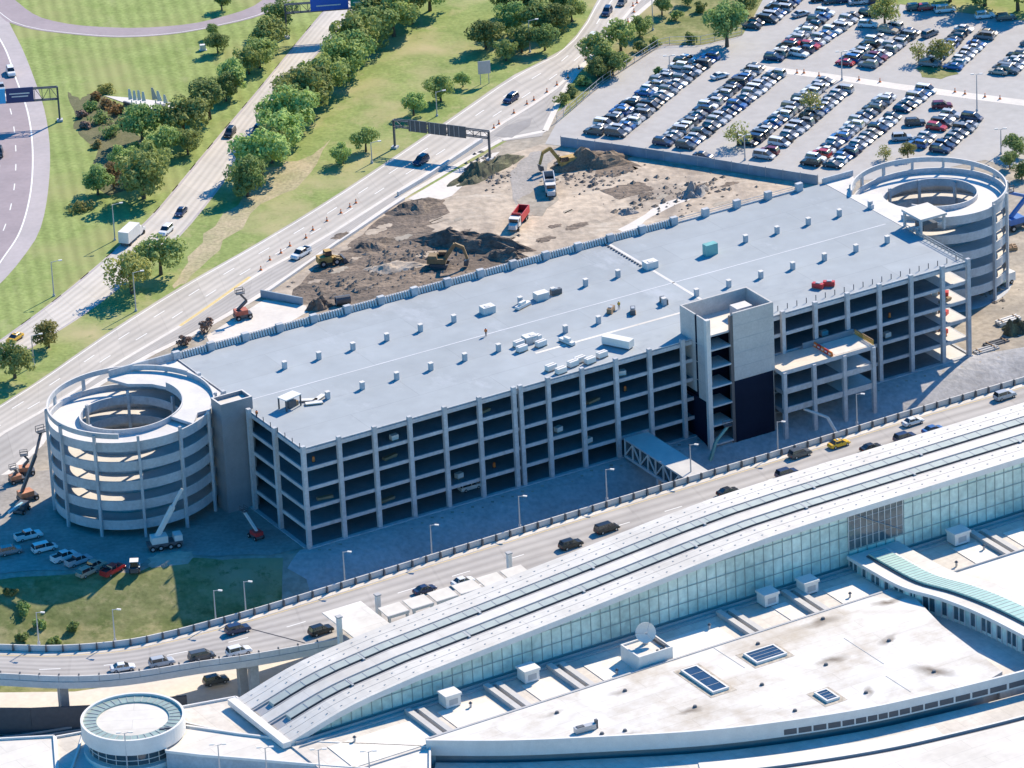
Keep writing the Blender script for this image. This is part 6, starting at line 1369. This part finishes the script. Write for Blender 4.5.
# right end: delivery truck, blue lift, stored materials
T = thing('flatbed_truck', 'white truck with pale green load by the right spiral ramp', 'truck', W(998,286,.05), R(35))
mb = MB(); mb.box(-4.6, 1.6, -1.2, 1.2, .9, 2.7, mat('pale_green_tarp', (.55,.62,.52), .8, .1, .6)); mb.build('load', T); mb = MB(); mb.box(1.9, 4.0, -1.1, 1.1, .6, 2.6, WHITE2); mb.box(3.0, 4.02, -1.0, 1.0, 1.6, 2.4, CGLASS); mb.build('cab', T)
mb = MB(); mb.box(-4.6, 3.6, -.5, .5, .5, .89, STEEL); mb.build('chassis', T)
for x in (-3.4, -2.2, 2.9):
    for y in (-1.0, 1.0): wheel_part(T, x, y, .48, .35)
boomlift('blue machine parked at the right picture edge beyond the spiral ramp', W(1016,228,.05), R(30), [(-1,0,1.9),(2.0,0,4.5),(-1.5,0,6.0)], BLUEM, BLUEM, sc_=1.5)
for i, (x, y, a, m_, lab) in enumerate([(996,345,30,STEEL,'dark stack of steel at the right end of the garage'),(986,352,30,GALV,'pale stack of pipes near the right garage corner'),(1008,322,32,WHITE2,'long white stack of panels at the right picture edge'),(1004,250,10,BROWN,'brown timber stack right of the spiral ramp')]):
    T = thing('material_stack', lab, 'materials', W(x, y, .03 if y < 340 else -.4), R(a)); mb = MB()
    for k in range(4): mb.box(-2.8, 2.8, -1.0+k*.5, -.62+k*.5, 0, .7+.15*(k % 2), m_)
    mb.build('bundle', T); mb = MB(); mb.box(-2, -1.8, -1.1, 1.0, .86, .95, BROWN); mb.box(1.8, 2, -1.1, 1.0, .86, .95, BROWN); mb.build('batten', T)
# ------------------------------------------------------------------ things on the garage roof
def pallet(lab, x, y, w_, d_, h, m_, ang=0., grp=None, nm='pallet_stack'):
    T = thing(nm, lab, 'pallet stack', W(x, y, ZR+.03), GA+R(ang), grp)
    mb = MB(); mb.box(-w_/2, w_/2, -d_/2, d_/2, 0, .15, BROWN); mb.build('pallet', T)
    mb = MB(); mb.box(-w_/2+.05, w_/2-.05, -d_/2+.05, d_/2-.05, .151, h, m_); mb.box(-w_/2+.15, w_/2-.15, -.08, .08, h, h+.06, GREYR); mb.build('load', T)
for i, (x, y) in enumerate([(519,346),(522,351),(536,341),(541,346),(551,370),(561,373),(573,366),(580,362),(590,363),(602,357)]):
    pallet(ORD[i]+' white wrapped stack from the left beside the front roof edge', x, y, 2.3, 1.3, 1.2, WHITE2, 8, 'white wrapped stacks on the garage roof')
T = thing('site_container', 'long white trailer-like site box near the front roof edge by the tower', 'container', W(618,346,ZR+.03), GA-R(62))
mb = MB(); mb.box(-3.2, 3.2, -1.0, 1.0, .3, 1.9, WHITE2); mb.build('box', T); mb = MB(); mb.box(-3.0, 3.0, -.7, .7, 0, .3, STEEL); mb.build('skids', T)
for i, (x, y, m_, lab) in enumerate([(556,294,STEEL,'dark tool box beside an orange strip in the middle of the roof'),(523,307,WHITE2,'long white bundle of pipe lying left on the roof'),(611,312,BROWN,'brown timber heap beside the white strip on the roof'),(633,313,STEEL,'grey machine on the white strip on the roof'),(664,303,STEEL,'grey box at the right end of the white strip on the roof'),(567,343,WHITE2,'flat pale sheet stack next to the wrapped stacks'),(818,288,REDP,'small red machine near the right front roof edge, left one'),(829,286,REDP,'small red machine near the right front roof edge, right one')]):
    T = thing('roof_equipment', lab, 'equipment', W(x, y, ZR+.03), GA+R(20*i)); ln = 2.4 if m_ is not WHITE2 else 4.0
    mb = MB(); mb.box(-ln/2, ln/2, -.5, .5, .12, .7 if m_ is WHITE2 else 1.1, m_); mb.box(-ln/4, ln/6, -.35, .35, .71 if m_ is WHITE2 else 1.11, 1.3, GALV if m_ is not WHITE2 else WHITE2); mb.build('body', T)
    mb = MB(); mb.box(-ln/2+.1, ln/2-.1, -.6, -.45, 0, .12, BROWN); mb.box(-ln/2+.1, ln/2-.1, .45, .6, 0, .12, BROWN); mb.build('runners', T)
T = thing('work_shelter', 'white-topped work shelter on dark legs near the front left roof corner', 'shelter', W(290,407,ZR+.03), GA+R(15))
mb = MB(); mb.box(-2.1, 2.1, -1.3, 1.3, 2.3, 2.5, WHITE2); mb.build('roof', T)
for x, y in ((-1.9,-1.1),(1.9,-1.1),(-1.9,1.1),(1.9,1.1)): mb = MB(); mb.box(x-.12, x+.12, y-.12, y+.12, 0, 2.3, STEEL); mb.build('leg', T)
mb = MB(); mb.box(-.7, 1.2, -.6, .6, 0, 1.4, STEEL); mb.box(1.3, 1.9, -.5, .5, 0, .9, BROWN); mb.build('workbench', T)
for i, (x, y, a) in enumerate([(309,401,-30),(314,404,-20),(319,399,30)]): 
    T = thing('board_stack', ORD[i]+' pale board stack from the left beside the work shelter', 'boards', W(x, y, ZR+.03), GA+R(a), 'board stacks beside the work shelter'); mb = MB(); mb.box(-1.8, 1.8, -.5, .5, 0, .22, BROWN); mb.box(-1.7, 1.7, -.55, .5, .22, .4, WHITE2); mb.build('boards', T)
# workers
def person(lab, loc, rz, vest):
    T = thing('person', lab, 'person', loc, rz)
    V = [(0,0,.95),(0,0,1.2),(0,0,1.42),(0,0,1.53),(.01,0,1.64),(.02,0,1.74),(0,.19,1.40),(.06,.27,1.14),(.2,.24,.93),(0,-.19,1.40),(0,-.27,1.13),(.1,-.27,.88),(0,.1,.9),(.08,.12,.5),(.02,.13,.06),(.16,.13,.03),(0,-.1,.9),(-.05,-.12,.5),(-.12,-.13,.06),(.02,-.13,.03)]
    E_ = [(0,1),(1,2),(2,3),(3,4),(4,5),(2,6),(6,7),(7,8),(2,9),(9,10),(10,11),(0,12),(12,13),(13,14),(14,15),(0,16),(16,17),(17,18),(18,19)]
    rad = [.15,.16,.17,.06,.095,.08,.07,.055,.04,.07,.055,.04,.1,.075,.05,.045,.1,.075,.05,.045]
    me = bpy.data.meshes.new('body'); me.from_pydata(V, E_, []); o = link(bpy.data.objects.new('body', me), T)
    md = o.modifiers.new('Skin', 'SKIN'); me.skin_vertices[0].data[0].use_root = True
    for i, r_ in enumerate(rad): me.skin_vertices[0].data[i].radius = (r_, r_)
    o.modifiers.new('Sub', 'SUBSURF').levels = 1
    me.materials.append(mat('work_clothes', (.05,.06,.09), .9, .1, 2.))
    mb = MB(); mb.hexa([(-.2,-.24,.95),(.2,-.24,.95),(.2,.24,.95),(-.2,.24,.95)],[(-.17,-.25,1.47),(.17,-.25,1.47),(.17,.25,1.47),(-.17,.25,1.47)], vest); mb.build('vest', T)
    mb = MB(); mb.cone((.02, 0), .14, .08, 1.72, 1.86, WHITE2, 10); mb.build('helmet', T)
person('worker in an orange vest standing alone in the middle of the garage roof', W(486,336,ZR+.03), 1., ORANGE)
person('worker in a yellow vest standing beside the brown timber heap on the roof', W(619,309,ZR+.03), 2., YELP)
person('worker in an orange vest near the left front roof edge by the stair tower', W(257,418,ZR+.03), .4, ORANGE)
# ------------------------------------------------------------------ monument
sheet('monument_terrace', pxs([(104,96),(140,99),(187,105),(170,117),(150,112),(124,103)]), PCON, .12)
T = thing('monument_wall', 'low dark retaining wall along the front of the pale monument terrace', 'wall', W(126,105,.1), 0); p0 = T.location.copy()
mb = MB(); a, b_ = W(124,104,.1)-p0, W(170,118,.1)-p0; mb.bar(a+Vector((0,0,.3)), b_+Vector((0,0,.3)), .5, STEEL, h=.9); mb.build('wall', T)
T = thing('monument', 'pale metal sculpture of leaning sail-like blades on the terrace', 'sculpture', W(155,110,.1), R(-15))
for i, (x, h, ln_, m_) in enumerate([(-5.6,5.0,.5,WHITE2),(-4.5,4.7,.4,WHITE2),(-3.4,4.8,.4,WHITE2),(-2.3,4.5,.4,WHITE2),(.3,5.6,1.0,GALV),(1.5,4.9,.8,WHITE2),(3.0,4.0,.6,WHITE2)]):
    mb = MB(); mb.hexa([(x-.14,-.14,0),(x+.14,-.14,0),(x+.14,.14,0),(x-.14,.14,0)],[(x-.12,-.08,h*.45),(x+.12,-.08,h*.45),(x+.12,.08,h*.45),(x-.12,.08,h*.45)], m_)
    mb.hexa([(x-.75,-.06,h*.45),(x+ln_*.6,-.06,h*.5),(x+ln_*.6,.06,h*.5),(x-.75,.06,h*.45)],[(x-.4-ln_*.5,-.03,h),(x+.1-ln_*.5,-.03,h),(x+.1-ln_*.5,.03,h),(x-.4-ln_*.5,.03,h)], m_); mb.build('blade', T)
mb = MB(); mb.hexa([(-.6,-1.2,0),(3.4,-1.2,0),(3.4,1.0,0),(-.6,1.0,0)],[(.2,-.8,1.6),(2.6,-.8,1.2),(2.6,.6,1.2),(.2,.6,1.6)], STEEL); mb.build('plinth', T)
T = thing('utility_box', 'small white utility box on the striped lawn below the two small trees', 'utility box', W(203,50,.03), R(10)); mb = MB(); mb.box(-.7, .7, -.5, .5, .1, 1.4, WHITE2); mb.build('cabinet', T); mb = MB(); mb.box(-.9, .9, -.7, .7, 0, .1, GCON); mb.build('slab', T)

# ------------------------------------------------------------------ loose rubble and clods on the site
rnd = random.Random(77); V = []; F = []
def clod(p, r):
    b = len(V)
    for dx, dy, dz in ((1,0,.1),(0,1,.1),(-1,0,.1),(0,-1,.1),(.2,.1,.9),(0,0,-.3)): V.append((p.x+dx*r*rnd.uniform(.6,1.3), p.y+dy*r*rnd.uniform(.6,1.3), p.z+dz*r*rnd.uniform(.5,1.1)))
    for k in range(4): F.append((b+k, b+(k+1) % 4, b+4))
for cx_, cy_, sx, sy, n in ((400,262,55,24,230),(470,246,45,12,170),(590,176,50,18,150),(660,200,50,14,90),(490,170,22,16,140),(340,286,40,12,110),(700,188,40,10,60),(1000,330,18,14,120),(995,300,16,30,60)):
    for k in range(n):
        x, y = cx_+rnd.gauss(0, sx*.5), cy_+rnd.gauss(0, sy*.5)
        p = W(x, y, .05); s_, t_ = w2g(p)
        if -5 < s_ < 175 and -2 < t_ < 58: continue
        if y < 300 and x < 760 and (y < 130 or (x < 410 and y < 300-(x-264)*.73)): continue
        p.z = zf(p.x, p.y)+.04; clod(p, rnd.choice((.18, .25, .35, .5, .8)))
me = bpy.data.meshes.new('rubble'); me.from_pydata(V, [], F); me.materials.append(mat('rubble_stone', (.30,.25,.20), .95, .3, .3, (.13,.11,.09), fine=.2))
tag(link(bpy.data.objects.new('rubble', me)), 'loose clods and rubble scattered over the construction ground', 'rubble', None, 'stuff')
# ------------------------------------------------------------------ light
SD = Vector((-.60, -.80, -math.tan(R(38)))).normalized()
sun = bpy.data.lights.new('sun', 'SUN'); sun.energy = 4.6; sun.angle = R(.5); sun.color = (1, .86, .67)
so = link(bpy.data.objects.new('sun', sun)); so.rotation_euler = SD.to_track_quat('-Z', 'Y').to_euler(); so.location = (0, 900, 300)
w = bpy.data.worlds.new('World'); sc.world = w; w.use_nodes = True; nt = w.node_tree
sky = nt.nodes.new('ShaderNodeTexSky'); sky.sky_type = 'NISHITA'; sky.sun_disc = False; sky.ozone_density = 3.0; sky.dust_density = .3; sky.sun_elevation = R(38); sky.sun_rotation = math.atan2(.60, .80)
hs = nt.nodes.new('ShaderNodeHueSaturation'); hs.inputs['Saturation'].default_value = 1.75; nt.links.new(sky.outputs['Color'], hs.inputs['Color']); nt.links.new(hs.outputs['Color'], nt.nodes['Background'].inputs['Color']); nt.nodes['Background'].inputs['Strength'].default_value = .14
sc.view_settings.view_transform = 'Standard'; sc.view_settings.look = 'None'; sc.view_settings.gamma = 1.0; sc.view_settings.exposure = .70
sc.view_settings.use_curve_mapping = False
sc.cycles.max_bounces = 6
